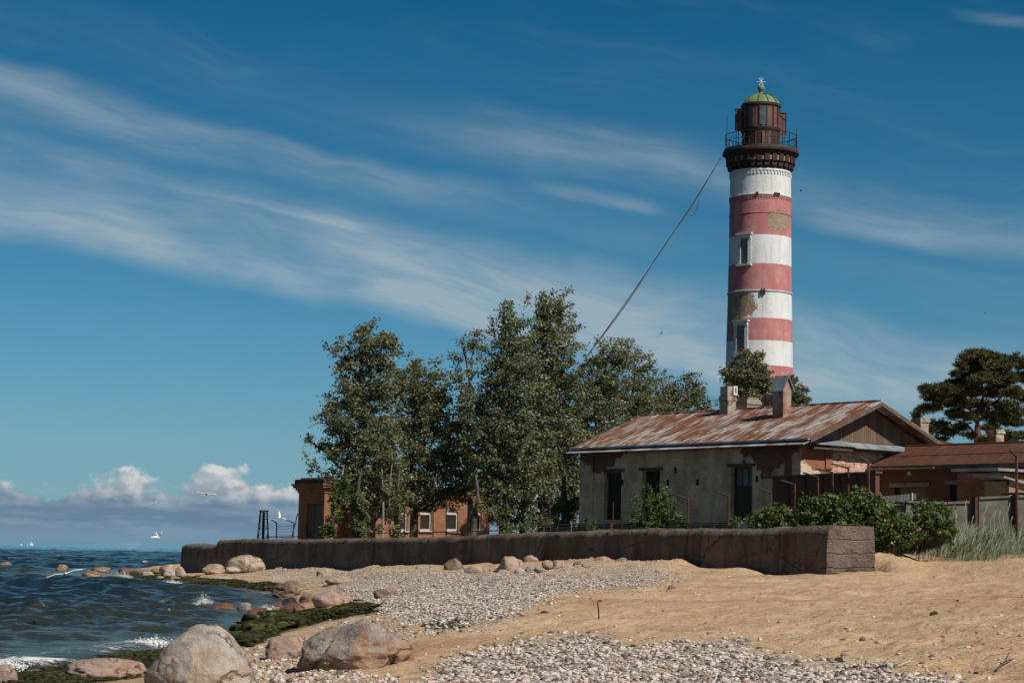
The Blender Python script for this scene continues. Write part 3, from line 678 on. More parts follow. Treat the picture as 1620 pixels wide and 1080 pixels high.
M_WALL = m_concrete('old_concrete', (.150, .108, .085), (.225, .175, .138), (.07, .048, .038))
def build_wall():
    base = WALL0.copy(); base[2] = 0.5
    root = thing('sea_wall', 'long weathered concrete sea wall in shade running from the sand to the water', 'sea wall', base)
    tops = [(1310, 830), (1230, 834), (1150, 836), (1060, 836.5), (985, 837), (900, 840.5), (820, 843), (770, 845), (720, 848.5), (600, 851), (540, 852), (470, 853.5), (405, 853), (343, 853.5)]
    S0 = np.array([wall_s(p) for p, _ in tops]); Z0 = np.array([wall_pt(p, q)[2] for p, q in tops])
    def seg(name, s0, s1, zf, ns, thick, zb):
        rows = []; ss = np.linspace(s0, s1, ns)
        prof = [(0.0, 0.0), (0.0, .25), (0.0, .4), (0.0, .47), (0.0, .54), (0.0, .62), (0.0, .70), (0.0, .79), (0.0, .88), (0.03, .955), (.20, 1.0), (thick * .5, 1.01), (thick - .15, 1.0), (thick, .94), (thick, .5), (thick, 0.0)]
        V = []
        for s in ss:
            z1 = zf(s)
            for j, (d, t) in enumerate(prof):
                p = WALL0 + WDIR * s + WPER * d; V.append([p[0], p[1], zb + (z1 - zb) * t])
        V = np.array(V); k = len(prof)
        nz = fbm(V * np.array([0.8, 0.8, 1.2]), 4); nz2 = fbm(V * 3.3, 2)
        batter = (V[:, 2:3] - 1.8) * -0.05
        V[:, :2] += WPER[None, :2] * (-(0.012 * nz + 0.003 * nz2)[:, None] - batter)
        top = np.tile(np.array([1.0 if 8 <= j <= 13 else 0.0 for j in range(k)]), ns)
        V[:, 2] += top * (0.035 * fbm(V * 0.9 + 5, 3) + 0.03 * nz2 + .018 * fbm(V * 9, 2))
        ends = np.zeros(len(V)); ends[:k] = 1; ends[-k:] = -1
        V[:, :2] += WDIR[None, :2] * (ends * (0.05 * nz + 0.03 * nz2 + 0.09 * np.clip((V[:, 2] - zb) / 2.0, 0, 1) - 0.05))[:, None]
        f = [(i * k + j, i * k + (j + 1) % k, (i + 1) * k + (j + 1) % k, (i + 1) * k + j) for i in range(ns - 1) for j in range(k - 1)]
        # end faces as fans of quads from front to back with rough middle points
        mb = MB()
        mb.v = [tuple(p) for p in V]; mb.f = list(f)
        for e0 in (0, (ns - 1) * k):
            nx = 26; lo = e0; g = {}
            lv = list(range(11))
            for a, j in enumerate(lv):
                pf = V[lo + j]; pbk = np.array([*(WALL0 + WDIR * (s0 if e0 == 0 else s1) + WPER * (thick - 0.01))[:2], pf[2]])
                for q in range(nx + 1):
                    if q == 0: g[a, q] = lo + j; continue
                    P = pf + (pbk - pf) * q / nx
                    crumble = 0.22 * max(0, min(1, 1.7 - P[2])) * 1.2
                    nn = 0.05 * fbm(np.array([P]) * 2.2, 3)[0] + crumble * fbm(np.array([P]) * 5.5, 4)[0]
                    P[:2] += WDIR[:2] * nn * (1 if e0 == 0 else -1); mb.v.append(tuple(P)); g[a, q] = len(mb.v) - 1
            for a in range(len(lv) - 1):
                for q in range(nx): mb.f.append((g[a, q], g[a + 1, q], g[a + 1, q + 1], g[a, q + 1]))
        o = mb.make(name, M_WALL, root, True, base)
        if hasattr(o.data, 'set_sharp_from_angle'): o.data.set_sharp_from_angle(angle=R(55))
        return o
    seg('wall_body', 0.0, S0[-1], lambda s: float(np.interp(s, S0, Z0)), 420, 1.76, 0.0)
    zl = at(315, 861.5, wall_pt(315, 861)[1])[2]
    seg('end_block', S0[-1] + 0.02, wall_s(288), lambda s: zl + 0.04 * math.sin(s), 40, 1.5, -0.6)
build_wall()

# ================================================================== LIGHTHOUSE
LY = 190.0; LX = at(1201, 600, LY)[0]; LG = 2.4; LS = LY / FPX
def lz(py, px=1202): return at(px, py, LY)[2] - LG
def m_tower():
    m, nt, b, co = newmat('painted_masonry'); p = nt.xyz(co)
    wob = nt.m('MULTIPLY_ADD', nt.noise(co, 2.2, 4), 0.12, -0.06)
    z = nt.m('ADD', p[2], wob)
    red = 0.0
    for a, b_ in ((900, 582), (543, 508), (465, 423), (378, 315)):
        lo, hi = lz(a), lz(b_)
        q = nt.m('MULTIPLY', nt.m('GREATER_THAN', z, lo), nt.m('LESS_THAN', z, hi)); red = q if isinstance(red, float) else nt.m('ADD', red, q)
    n1 = nt.noise(nt.scale(co, (1, 1, .5)), 0.9, 6, 0.65); n2 = nt.noise(nt.scale(co, (2.2, 2.2, .22)), 1.2, 5, 0.65)
    white = nt.mix(nt.ss(n1, 0.35, 0.7), (0.69, 0.69, 0.685), (0.60, 0.60, 0.59)); white = nt.mix(nt.m('MULTIPLY', nt.ss(n2, 0.5, 0.72), 0.5), white, (0.43, 0.42, 0.40))
    pink = nt.mix(nt.ss(n1, 0.35, 0.7), (0.43, 0.155, 0.15), (0.50, 0.235, 0.222)); pink = nt.mix(nt.m('MULTIPLY', nt.ss(n2, 0.45, 0.7), 0.55), pink, (0.40, 0.14, 0.13))
    # pale round ghosts of old paint on the pink bands
    for px_, py_, rr in ((1186.7, 529.5, 4.6), (1203, 529.5, 5.2), (1226, 531, 5.0), (1239, 532, 4.4), (1204, 447, 4.5), (1224, 448, 4.5), (1238, 449, 4)):
        dx = nt.m('MULTIPLY_ADD', p[0], 1.0, -(px_ - 1201) * LS); dz = nt.m('SUBTRACT', p[2], lz(py_))
        rd = nt.m('SQRT', nt.m('ADD', nt.m('POWER', dx, 2.0), nt.m('POWER', dz, 2.0)))
        pink = nt.mix(nt.m('MULTIPLY', nt.ss(rd, rr * LS * 0.7, rr * LS * 1.15, 1, 0), 0.16 if py_ > 500 else 0.08), pink, (0.72, 0.45, 0.42))
    c = nt.mix(red, white, pink)
    rs = nt.noise(nt.scale(co, (3.2, 3.2, .10)), 1.0, 4, .6); c = nt.mix(nt.m('MULTIPLY', nt.m('MULTIPLY', nt.ss(rs, .56, .70), nt.ss(n1, .42, .6)), .45), c, (.27, .20, .15))
    br = nt.add('ShaderNodeTexBrick', {'Vector': nt.vec(nt.m('ADD', p[0], p[1]), p[2], 0.0), 'Color1': (.30, .17, .09, 1), 'Color2': (.20, .11, .065, 1), 'Mortar': (.42, .35, .27, 1), 'Scale': 1.0, 'Mortar Size': .018, 'Brick Width': .5, 'Row Height': .16}).outputs['Color']
    br = nt.mix(nt.ss(nt.noise(co, 3, 5, .7), .4, .65), br, (.36, .29, .21))
    edge = nt.m('MULTIPLY_ADD', nt.noise(co, 1.3, 7, 0.72), 3.2, -1.6)
    pe = 0.0
    for px_, py_, ax, az_ in ((1224, 356, 19, 16), (1164, 487, 24, 22), (1150, 476, 16, 14)):
        dx = nt.m('DIVIDE', nt.m('SUBTRACT', p[0], (px_ - 1201) * LS), ax * LS); dz = nt.m('DIVIDE', nt.m('SUBTRACT', p[2], lz(py_)), az_ * LS)
        dx = nt.m('POWER', nt.m('ABSOLUTE', dx), 2.6); dz = nt.m('POWER', nt.m('ABSOLUTE', dz), 2.6)
        rd = nt.m('ADD', nt.m('ADD', dx, dz), edge); q = nt.m('MULTIPLY', nt.m('LESS_THAN', rd, 1.0), nt.m('LESS_THAN', p[1], 0.4)); pe = q if isinstance(pe, float) else nt.m('MAXIMUM', pe, q)
    chips = nt.m('GREATER_THAN', nt.noise(co, 1.9, 6, 0.7), 0.71); pe2 = nt.m('MAXIMUM', pe, nt.m('MULTIPLY', chips, 0.8))
    c = nt.mix(pe2, c, br)
    h = nt.m('SUBTRACT', nt.m('MULTIPLY', nt.noise(co, 5, 5, .65), .35), nt.m('MULTIPLY', pe2, nt.m('MULTIPLY_ADD', nt.noise(co, 7, 5, .7), 1.2, 0.7)))
    fin(nt, b, c, 0.9, nt.bump(h, 0.8, 0.10), 0.2); return m
M_IRON = plain('rusty_brown_iron', (.055, .027, .020), (.028, .018, .015), 2.0, .75, .3, .4, 15)
M_IRON2 = plain('brown_painted_plate', (.165, .075, .055), (.10, .05, .038), 1.6, .6, .4, .25, 6)
M_DARKIRON = plain('dark_iron', (.045, .028, .022), (.03, .02, .018), 4, .7)
M_COPPER = plain('green_copper', (.17, .235, .095), (.105, .165, .075), 1.4, .55, .4, .3, 8)
M_GLASS = plain('old_glass', (.10, .12, .125), (.06, .075, .08), 1.0, .15, .5, 0.02, 4)
M_WHITE = plain('white_paint', (.60, .60, .59), (.48, .47, .45), 3, .8)
M_DARK = plain('dark_opening', (.022, .018, .015), (.014, .012, .011), 2, .9)
M_GALV = plain('galvanised_tin', (.36, .38, .40), (.22, .24, .26), 1.5, .45, .5, .2, 6, 0.3)

def corbel_vf():                  # stepped bracket as one piece
    w_ = .22; pr = [(49.0, 271), (52.6, 270), (52.8, 264), (55.2, 263), (55.4, 250.5), (49.0, 250.5)]
    v = [(sx * w_, -r * LS, lz(y)) for sx in (-1, 1) for r, y in pr]; n = len(pr)
    return v, [tuple(range(n)), tuple(range(2 * n - 1, n - 1, -1))] + [(i, n + i, n + (i + 1) % n, (i + 1) % n) for i in range(n)]
def build_lighthouse():
    root = thing('lighthouse', 'tall round lighthouse banded pink and white with a green dome behind the shabby house', 'lighthouse', (LX, LY, LG))
    T = m_tower()
    P = [(61 * LS, -0.3), (60 * LS, 0.5)] + [(hw * LS, lz(y)) for y, hw in ((760, 58), (690, 56), (640, 54.5), (600, 53.5), (560, 52.6), (520, 51.8), (480, 50.8), (440, 50.2), (400, 49.6), (360, 49.2), (330, 49), (300, 48.6), (272, 48.4))]
    MB().lathe(P, 128).make('tower', T, root, True)
    mb = MB()
    for y, r, hgt in ((315, 50.2, 2.6), (318.5, 49.9, 1.4), (343.5, 49.9, 1.5), (465.5, 52.2, 2.6), (604, 55, 3.0), (277, 50.0, 2.4)):
        z = lz(y); h = hgt * LS / 2
        mb = MB(); mb.lathe([(r * LS - .25, z - h), (r * LS - .03, z - h), (r * LS, z - h * .4), (r * LS, z + h * .5), (r * LS - .06, z + h), (r * LS - .25, z + h)], 96)
        mb.make('ring_moulding', T if y not in (315, 465.5, 277) else M_WHITE, root, True)
    def teeth(n, r0, r1, z0, z1):     # one toothed ring
        m = MB(); N = 4 * n; rad = [r1 if k % 4 in (1, 2) else r0 for k in range(N)]
        an = [2 * math.pi * (k // 4 + (.02, .03, .47, .48)[k % 4]) / n for k in range(N)]
        rings = [(2.6, z0)], [(2.6, z1)]
        V = [(r * math.cos(a), r * math.sin(a), z) for z in (z0, z1) for r, a in zip(rad, an)] + [(2.6 * math.cos(a), 2.6 * math.sin(a), z) for z in (z0, z1) for a in an]
        F = []
        for k in range(N):
            j = (k + 1) % N; F += [(k, j, N + j, N + k), (2 * N + k, k, N + k, 3 * N + k)[:0] or (2 * N + k, 2 * N + j, j, k), (3 * N + k, N + k, N + j, 3 * N + j)]
        return m.raw(V, F)
    teeth(56, 47.9 * LS, 49.8 * LS, lz(282.8), lz(278.3)).make('dentil_course', M_WHITE, root)
    teeth(72, 48.2 * LS, 49.7 * LS, lz(321.8), lz(319.4)).make('dentil_course', T, root)
    # stained pipe bits on the upper ledge
    for px in (1190, 1219, 1224): MB().rbox(math.asin((px - 1201) / 50), 2.8, 3.05, .12, lz(316.2), lz(312.3)).make('bracket', M_IRON, root)
    for px in (1198, 1202): MB().rbox(math.asin((px - 1201) / 52), 2.9, 3.2, .06, lz(472), lz(463)).make('bracket', M_IRON, root)
    # windows
    for px, y0, y1, hw in ((1171, 383, 424, 6.2), (1168, 519, 563, 7.2), (1190, 640, 690, 7)):
        a = math.asin((px - 1201) / 50.5); zt, zb = lz(y0), lz(y1); R0 = (49.5 if y0 < 450 else 52) * LS; wv = hw * LS
        fr = MB()
        fr.rbox(a, R0 - .5, R0 + .16, wv + .34, zt - .04, zt + .30)
        fr.rbox(a, R0 - .5, R0 + .26, wv + .46, zt + .305, zt + .44)
        n = np.array([math.sin(a), -math.cos(a)])
        for sgn in (-1, 1):
            da = sgn * (wv + .17) / R0; fr.rbox(a + da, R0 - .5, R0 + .13, .16, zb, zt - .045)
        fr.rbox(a, R0 - .5, R0 + .24, wv + .40, zb - .16, zb - .003)
        w_ = fr.make('window', M_WHITE, root)
        MB().rbox(a, R0 - .6, R0 - .06 + .10, wv, zb, zt - .05).make('pane', plain('grey_board', (.20, .19, .175), (.12, .115, .11), 4), w_)
    # gallery: corbelled iron cornice
    C = [(47 * LS, lz(275.5)), (48.5 * LS, lz(274)), (49.5 * LS, lz(268)), (51.5 * LS, lz(263)), (52 * LS, lz(258)), (54.5 * LS, lz(252)), (58 * LS, lz(248.5)), (60.8 * LS, lz(246.5)), (61.2 * LS, lz(243.5)), (59.5 * LS, lz(241.4)), (59.3 * LS, lz(240)), (20 * LS, lz(239.6))]
    cor = MB().lathe(C, 96).make('gallery', M_IRON, root, True)
    mcs = plain('pale_corbel_stone', (.34, .27, .2), (.22, .16, .12), 3); md = (None, None)
    for k in range(28):
        a = 2 * math.pi * (k + .35) / 28
        if k == 0:
            o1 = MB().raw(*corbel_vf()).make('corbel', M_IRON, cor); o2 = MB().rbox(math.pi / 28, 50 * LS, 53.6 * LS, .20, lz(261.5), lz(254.5)).make('corbel_panel', mcs, cor)
            o1.rotation_euler.z = o2.rotation_euler.z = a
        else:
            for o in (o1, o2):
                q = o.copy(); COL.objects.link(q); q.rotation_euler.z = a
    MB().lathe([(59.4 * LS, lz(240) + .004), (59.6 * LS, lz(239.3)), (58.4 * LS, lz(239.1)), (58.2 * LS, lz(240) + .004)], 96, False).make('gallery_edge', M_COPPER, cor)
    # railing
    rl = MB(); rr = 57.2 * LS; zt = lz(216.5); zb = lz(239.5)
    ring = lambda z, r, n=64: [(r * math.cos(2 * math.pi * k / n), r * math.sin(2 * math.pi * k / n), z) for k in range(n + 1)]
    rl.tube(ring(zt, rr), .035, 5, False); rl.tube(ring((zt * .55 + zb * .45), rr), .022, 4, False); rl.tube(ring(zb + .12, rr), .022, 4, False)
    for k in range(32):
        a = 2 * math.pi * k / 32; c, s = rr * math.cos(a), rr * math.sin(a)
        rl.tube([(c, s, zb), (c, s, zt)], .032 if k % 4 == 0 else .018, 4)
        if k % 4 == 1:
            a2 = 2 * math.pi * (k + 2) / 32; rl.tube([(c, s, zb + .1), (rr * math.cos(a2), rr * math.sin(a2), zt)], .018, 4)
    rail = rl.make('railing', M_DARKIRON, root)
    for px, y0, th in ((1147, 188, .045), (1159, 203, .05), (1231, 193, .05), (1259, 203, .065), (1206, 214, .045)):
        a = math.asin(max(-1, min(1, (px - 1202.5) / 57))); MB().tube([(rr * math.sin(a), -rr * math.cos(a), zb), (rr * math.sin(a), -rr * math.cos(a), lz((y0 + 239) / 2)), (rr * math.sin(a), -rr * math.cos(a), lz(y0))], [th, th * .8, th * .5], 5).make('railing_post', M_DARKIRON, root)
    for a in (-.75, .42): MB().tube([(rr * math.sin(a), -rr * math.cos(a), zb), (30 * LS * math.sin(a - .3), -30 * LS * math.cos(a - .3), lz(212))], .03, 4).make('brace', M_DARKIRON, rail)
    # lantern
    dr = MB().lathe([(31 * LS, lz(240)), (31 * LS, lz(236)), (30 * LS, lz(235)), (30 * LS, lz(212)), (31.5 * LS, lz(210)), (32.5 * LS, lz(208)), (32.5 * LS, lz(205.5)), (20 * LS, lz(205))], 48).make('lantern_base', M_IRON, root, True)
    mb = MB()
    for k in range(16): mb.rbox(2 * math.pi * k / 16, 29.8 * LS, 30.5 * LS, .05, lz(235), lz(212))
    mb.make('rib', M_IRON2, dr)
    MB().rbox(.18, 29.8 * LS, 30.7 * LS, .42, lz(239), lz(214)).make('door', M_IRON2, dr)
    ln = MB().lathe([(30 * LS, lz(205.3)), (30 * LS, lz(169))], 16, False).make('lantern_room', M_IRON2, root)
    mb = MB(); gl = MB()
    for k in range(16): mb.rbox(2 * math.pi * (k + .5) / 16 + math.pi / 2, 29.6 * LS, 31 * LS, .055, lz(205.3), lz(169))
    mb.make('rib', M_IRON, ln)
    for a, wv in ((-.62, .17), (-.20, .07), (.02, .33), (2.4, .3), (-2.0, .3), (1.9, .3)): gl.rbox(a, 29 * LS, 30.35 * LS, wv, lz(203), lz(173))
    gl.make('lantern_glass', M_GLASS, ln)
    MB().lathe([(31.8 * LS, lz(171)), (32.3 * LS, lz(169.5)), (31.5 * LS, lz(166.8))], 48).make('lantern_cornice', M_IRON, root, True)
    dm = [(31.6 * LS, lz(168.4)), (31 * LS, lz(167)), (29 * LS, lz(163.4)), (26 * LS, lz(159.5)), (21.5 * LS, lz(155.5)), (16 * LS, lz(152.4)), (10 * LS, lz(150.3)), (5.5 * LS, lz(149.2)), (4.4 * LS, lz(147.8)), (4.0 * LS, lz(146.4)), (4.8 * LS, lz(145.8)), (3.6 * LS, lz(145)), (4.6 * LS, lz(143.8)), (5.8 * LS, lz(141)), (5.9 * LS, lz(139.4)), (5 * LS, lz(137.2)), (2.6 * LS, lz(135.8)), (.9 * LS, lz(135)), (.6 * LS, lz(133.5))]
    do = MB().lathe(dm, 48).make('dome', M_COPPER, root, True)
    mb = MB()
    for k in range(12):
        a = 2 * math.pi * (k + .5) / 12; mb.tube([(r * 1.012 * math.sin(a), -r * 1.012 * math.cos(a), z + .02) for r, z in dm[1:8]], .05, 5)
    mb.make('dome_rib', plain('dull_copper', (.09, .12, .055), (.06, .08, .04), 2, .6), do)
    mb = MB(); c0 = lz(130.2)
    mb.tube([(0, 0, lz(134)), (0, 0, lz(124))], .035, 5)
    for k in range(3):
        a = math.pi * k / 3; e = .36; mb.tube([(-e * math.cos(a), -.05, c0 - e * math.sin(a)), (e * math.cos(a), -.05, c0 + e * math.sin(a))], .03, 5)
        for sg in (-1, 1): mb.lathe([(.01, c0 + sg * e * math.sin(a) - .07), (.075, c0 + sg * e * math.sin(a)), (.01, c0 + sg * e * math.sin(a) + .07)], 6, True, (sg * e * math.cos(a), -.05))
    mb.tube([(-.02, 0, lz(124)), (-.02, 0, lz(121))], .018, 4)
    mb.make('weather_vane', plain('white_metal', (.62, .66, .68), (.5, .54, .56), 4, .4), do)
    # hinged storm panels standing out from the lantern
    for (px0, px1, y0, y1, dy) in ((1160, 1175, 173, 208, -.1), (1227, 1241.5, 180, 215, -.6)):
        x0, x1 = (px0 - 1202) * LS, (px1 - 1202) * LS; z0, z1 = lz(y1), lz(y0)
        mb = MB(); mb.box(x0, x1, dy, dy + .06, z0, z1)
        pn_ = mb.make('storm_panel', M_IRON2, root)
        fr = MB(); fr.beam((x0 + .03, dy - .02, z0), (x0 + .03, dy - .02, z1), .05); fr.beam((x1 - .03, dy - .02, z0), (x1 - .03, dy - .02, z1), .05); fr.beam((x0, dy - .03, z1 - .04), (x1, dy - .03, z1 - .04), .05); fr.beam((x0, dy - .03, z1 - .1), (x1, dy - .03, z1 - .75), .035)
        fr.make('panel_frame', M_DARKIRON, pn_)
    return root
build_lighthouse()

# cable hanging from the gallery down to the trees
def build_cables():
    A = at(1143, 246, LY - .3); Bq = at(930, 562, 124)
    mats = M_DARKIRON
    base = Bq
    mb = MB()
    for off, sag in ((0.0, .45), (0.12, .55)):
        pts = []
        for k in range(41):
            t = k / 40; p = A + (Bq - A) * t; p = p + np.array([off * .4 * math.sin(t * 9), 0, -sag * 4 * t * (1 - t) * 0.8 + off * .5 * math.sin(t * 14)]); pts.append(p)
        mb.tube(pts, .035, 4)
    # loose loop
    pts = []
    for k in range(13):
        t = .27 + .09 * k / 12; p = A + (Bq - A) * t; pts.append(p + np.array([0.25, 0, -.75 * 4 * t * (1 - t) * .8 - .5 * math.sin(math.pi * k / 12)]))
    mb.tube(pts, .025, 4)
    o = mb.make('cable', mats, None, False, base); o.location = base
    tag(o, 'pair of dark slack cables hanging from the lighthouse gallery down to the trees', 'cable')
build_cables()

# ================================================================== WHITEWASHED BRICK HOUSE
UX = np.array([.791, .612, 0]); UY = np.array([-.612, .791, 0]); TH = math.atan2(.612, .791)
HG = 2.5
H0 = at(1268, 760, 95.0).copy(); H0[2] = HG                     # near corner on the ground
HL = solve([*H0[:2], 5.0], UY, 918, 5, 30); HW = 8.8
HE = at(1268, 693, 95.0)[2] - HG                                  # eave height
HR = at(1376, 638, (H0 + UX * HW / 2)[1])[2] - HG                 # ridge height
def hloc_y(px, z=3.0): return solve([*H0[:2], HG + z], UY, px, -2, 30)
def hloc_x(px, z=3.0): return solve([*H0[:2], HG + z], UX, px, -2, 30)
def h_z(px, py, lx, ly):                                           # local height of a photo pixel at a local plan position
    P = H0 + UX * lx + UY * ly; return at(px, py, P[1])[2] - HG

def m_brick(name, swz, c1, c2, mortar, paint=None, paint2=None, mask=None, amt=0.55, row=.075, ms=.010, rough=.92):
    m, nt, b, co = newmat(name); p = nt.xyz(co)
    v = {'yz': nt.vec(p[1], p[2], 0.0), 'xz': nt.vec(p[0], p[2], 0.0), 'both': nt.vec(nt.m('ADD', p[0], p[1]), p[2], 0.0)}[swz]
    bt = nt.add('ShaderNodeTexBrick', {'Vector': v, 'Color1': (*c1, 1), 'Color2': (*c2, 1), 'Mortar': (*mortar, 1), 'Scale': 1.0, 'Mortar Size': ms, 'Mortar Smooth': .2, 'Bias': -.1, 'Brick Width': .26, 'Row Height': row})
    c = nt.mix(nt.ss(nt.noise(co, 1.3, 6, .65), .3, .75), bt.outputs[0], nt.mix(.5, bt.outputs[0], (.08, .06, .05)))
    c = nt.mix(nt.m('MULTIPLY', nt.ss(nt.noise(co, 9, 4, .7), .55, .7), .5), c, tuple(x * 1.35 for x in c1))
    fac = bt.outputs['Fac']
    h = nt.m('MULTIPLY', fac, -1.0)
    if paint:
        n = nt.noise(co, .9, 6, .65); n2 = nt.noise(nt.scale(co, (1.5, 1.5, .4)), 1.3, 5, .6)
        pc = nt.mix(nt.ss(n, .35, .65), paint, paint2); pc = nt.mix(nt.m('MULTIPLY', nt.ss(n2, .48, .7), .5), pc, tuple(x * .55 for x in paint2))
        pc = nt.mix(nt.m('MULTIPLY', fac, nt.ss(n, .3, .7, .25, .8)), pc, tuple(x * .42 for x in paint2))
        mk = nt.ss(nt.noise(co, 1.1, 7, .68), amt, amt + .03, 0.0, 1.0)
        if mask: mk = nt.m('MAXIMUM', mk, mask(nt, p, co))
        c = nt.mix(mk, pc, c)
    fin(nt, b, c, rough, nt.bump(nt.m('ADD', h, nt.m('MULTIPLY', nt.noise(co, 20, 4, .7), .5)), .6, .015), .15); return m
RED1, RED2, MORT = (.235, .085, .048), (.165, .058, .036), (.17, .125, .095)
def m_house_mask(nt, p, co):
    # bare brick: upper near corner and upper far corner of the long facade
    e = nt.m('MULTIPLY_ADD', nt.noise(co, 1.0, 5, .65), 2.4, -1.2)
    a = nt.m('LESS_THAN', nt.m('ADD', nt.m('ADD', nt.m('MULTIPLY', nt.m('ABSOLUTE', nt.m('SUBTRACT', p[1], 2.0)), .45), nt.m('MULTIPLY', nt.m('SUBTRACT', HE, p[2]), .8)), e), 1.35)
    a2 = nt.m('MULTIPLY', nt.m('LESS_THAN', nt.m('ABSOLUTE', nt.m('ADD', nt.m('SUBTRACT', p[1], .85), nt.m('MULTIPLY', e, .12))), .28), nt.m('GREATER_THAN', p[2], HE - 2.4))
    b_ = nt.m('LESS_THAN', nt.m('ADD', nt.m('ADD', nt.m('MULTIPLY', nt.m('ABSOLUTE', nt.m('SUBTRACT', p[1], HL - 1.5)), .5), nt.m('MULTIPLY', nt.m('SUBTRACT', HE, p[2]), .75)), e), 1.2)
    t = nt.m('LESS_THAN', nt.m('ADD', nt.m('MULTIPLY', nt.m('SUBTRACT', HE, p[2]), 3.0), e), .95)
    return nt.m('MAXIMUM', nt.m('MAXIMUM', a, a2), nt.m('MAXIMUM', b_, t))
M_HOUSE_L = m_brick('whitewashed_brick', 'yz', RED1, RED2, MORT, (.74, .53, .385), (.50, .35, .245), m_house_mask, .70, .10, .016)
def m_gable_mask(nt, p, co):
    e = nt.m('MULTIPLY_ADD', nt.noise(co, 1.6, 5, .65), 1.2, -.6)
    d1 = nt.m('GREATER_THAN', nt.m('ADD', nt.m('ADD', p[2], nt.m('MULTIPLY', p[0], .40)), e), HE - 1.05)
    return nt.m('MULTIPLY', d1, nt.m('LESS_THAN', p[0], 2.0))
M_HOUSE_G = m_brick('peeling_brick', 'xz', (.36, .13, .065), (.27, .095, .05), MORT, (.62, .53, .42), (.52, .43, .33), m_gable_mask, .66)
def m_flaking():
    m, nt, b, co = newmat('flaking_pink_plaster'); n = nt.noise(nt.scale(co, (.7, 1, 1.5)), 2.2, 7, .7, .4)
    c = nt.ramp(n, [(.36, (.25, .075, .045)), (.45, (.34, .11, .065)), (.49, (.62, .46, .39)), (.53, (.34, .12, .075)), (.59, (.66, .58, .52))])
    fin(nt, b, c, .9, nt.bump(n, .8, .04), .15); return m
M_FLAKE = m_flaking()
def m_rust(name, rust, tin, amt, sx=(1.2, .16), seam=.62, axis='x'):
    # standing-seam sheet: rust runs down the slope (local x across the slope, y along the eave)
    m, nt, b, co = newmat(name); p = nt.xyz(co)
    st = nt.noise(nt.vec(nt.m('MULTIPLY', p[0], sx[1] * 2.2), nt.m('MULTIPLY', p[1], sx[0] * 2.2), 0.0), 1.0, 6, .65)
    st2 = nt.noise(nt.vec(nt.m('MULTIPLY', p[0], .7), nt.m('MULTIPLY', p[1], 5.5), 4.0), 1.0, 5, .65)
    pat = nt.add('ShaderNodeTexBrick', {'Vector': nt.vec(p[0], p[1], 0.0), 'Color1': (0, 0, 0, 1), 'Color2': (1, 1, 1, 1), 'Mortar': (.5, .5, .5, 1), 'Scale': 1.0, 'Mortar Size': .02, 'Brick Width': 1.45, 'Row Height': seam})
    f = nt.m('ADD', nt.m('ADD', nt.m('MULTIPLY', st, .8), nt.m('MULTIPLY', st2, .7)), nt.m('MULTIPLY', pat.outputs[0], .16))
    q = nt.ss(f, amt - .07, amt + .07)
    rc = nt.mix(nt.ss(nt.noise(co, 2.4, 6, .7), .35, .65), rust[0], rust[1]); tc = nt.mix(nt.ss(nt.noise(co, 1.1, 5, .6), .35, .65), tin[0], tin[1])
    c = nt.mix(q, tc, rc)
    c = nt.mix(nt.m('MULTIPLY', pat.outputs['Fac'], .6), c, (.07, .04, .03))
    fin(nt, b, c, nt.m('MULTIPLY_ADD', q, .35, .5), nt.bump(nt.m('ADD', nt.m('MULTIPLY', pat.outputs['Fac'], 1.0), nt.m('MULTIPLY', st2, .5)), .5, .03), .3); return m
M_ROOF = m_rust('rusted_tin_roof', [(.22, .080, .036), (.12, .048, .028)], [(.45, .455, .455), (.34, .28, .22)], .79, (1.25, .42))
M_ROOF2 = m_rust('brown_rust_roof', [(.115, .043, .022), (.075, .031, .019)], [(.16, .075, .045), (.13, .06, .035)], .72, (1.25, .42))
def m_planks(name, c1, c2, c3, w=.13, sw='x'):
    m, nt, b, co = newmat(name); p = nt.xyz(co); u = {'x': p[0], 'y': p[1]}[sw]
    k = nt.m('FLOOR', nt.m('DIVIDE', u, w)); wn = nt.add('ShaderNodeTexWhiteNoise', {'W': k}, noise_dimensions='1D').outputs['Value']
    fr = nt.m('FRACT', nt.m('DIVIDE', u, w)); gap = nt.m('LESS_THAN', nt.m('ABSOLUTE', nt.m('SUBTRACT', fr, .5)), .44)
    n = nt.noise(nt.vec(nt.m('MULTIPLY', u, 18.0), nt.m('MULTIPLY', p[2], .9), wn), 1.0, 5, .65)
    c = nt.mix(nt.ss(n, .35, .7), c1, c2); c = nt.mix(nt.m('MULTIPLY', wn, .6), c, c3); c = nt.mix(gap, tuple(x * .15 for x in c1), c)
    fin(nt, b, c, .9, nt.bump(nt.m('ADD', gap, nt.m('MULTIPLY', n, .5)), .7, .02), .15); return m
M_GABLE = m_planks('weathered_boards', (.150, .095, .066), (.085, .055, .04), (.235, .165, .12))
M_WOOD = plain('old_dark_wood', (.115, .075, .055), (.07, .048, .036), 3)
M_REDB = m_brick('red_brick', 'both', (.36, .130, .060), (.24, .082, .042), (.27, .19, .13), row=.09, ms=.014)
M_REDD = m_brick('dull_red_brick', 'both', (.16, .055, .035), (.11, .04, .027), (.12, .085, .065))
M_CHIM = m_brick('whitewashed_chimney_brick', 'both', RED1, RED2, MORT, (.46, .41, .34), (.33, .28, .22), None, .58)
M_CHIMR = m_brick('worn_chimney_brick', 'both', (.25, .13, .08), (.18, .09, .055), (.30, .26, .21), (.48, .42, .35), (.36, .29, .23), None, .50)

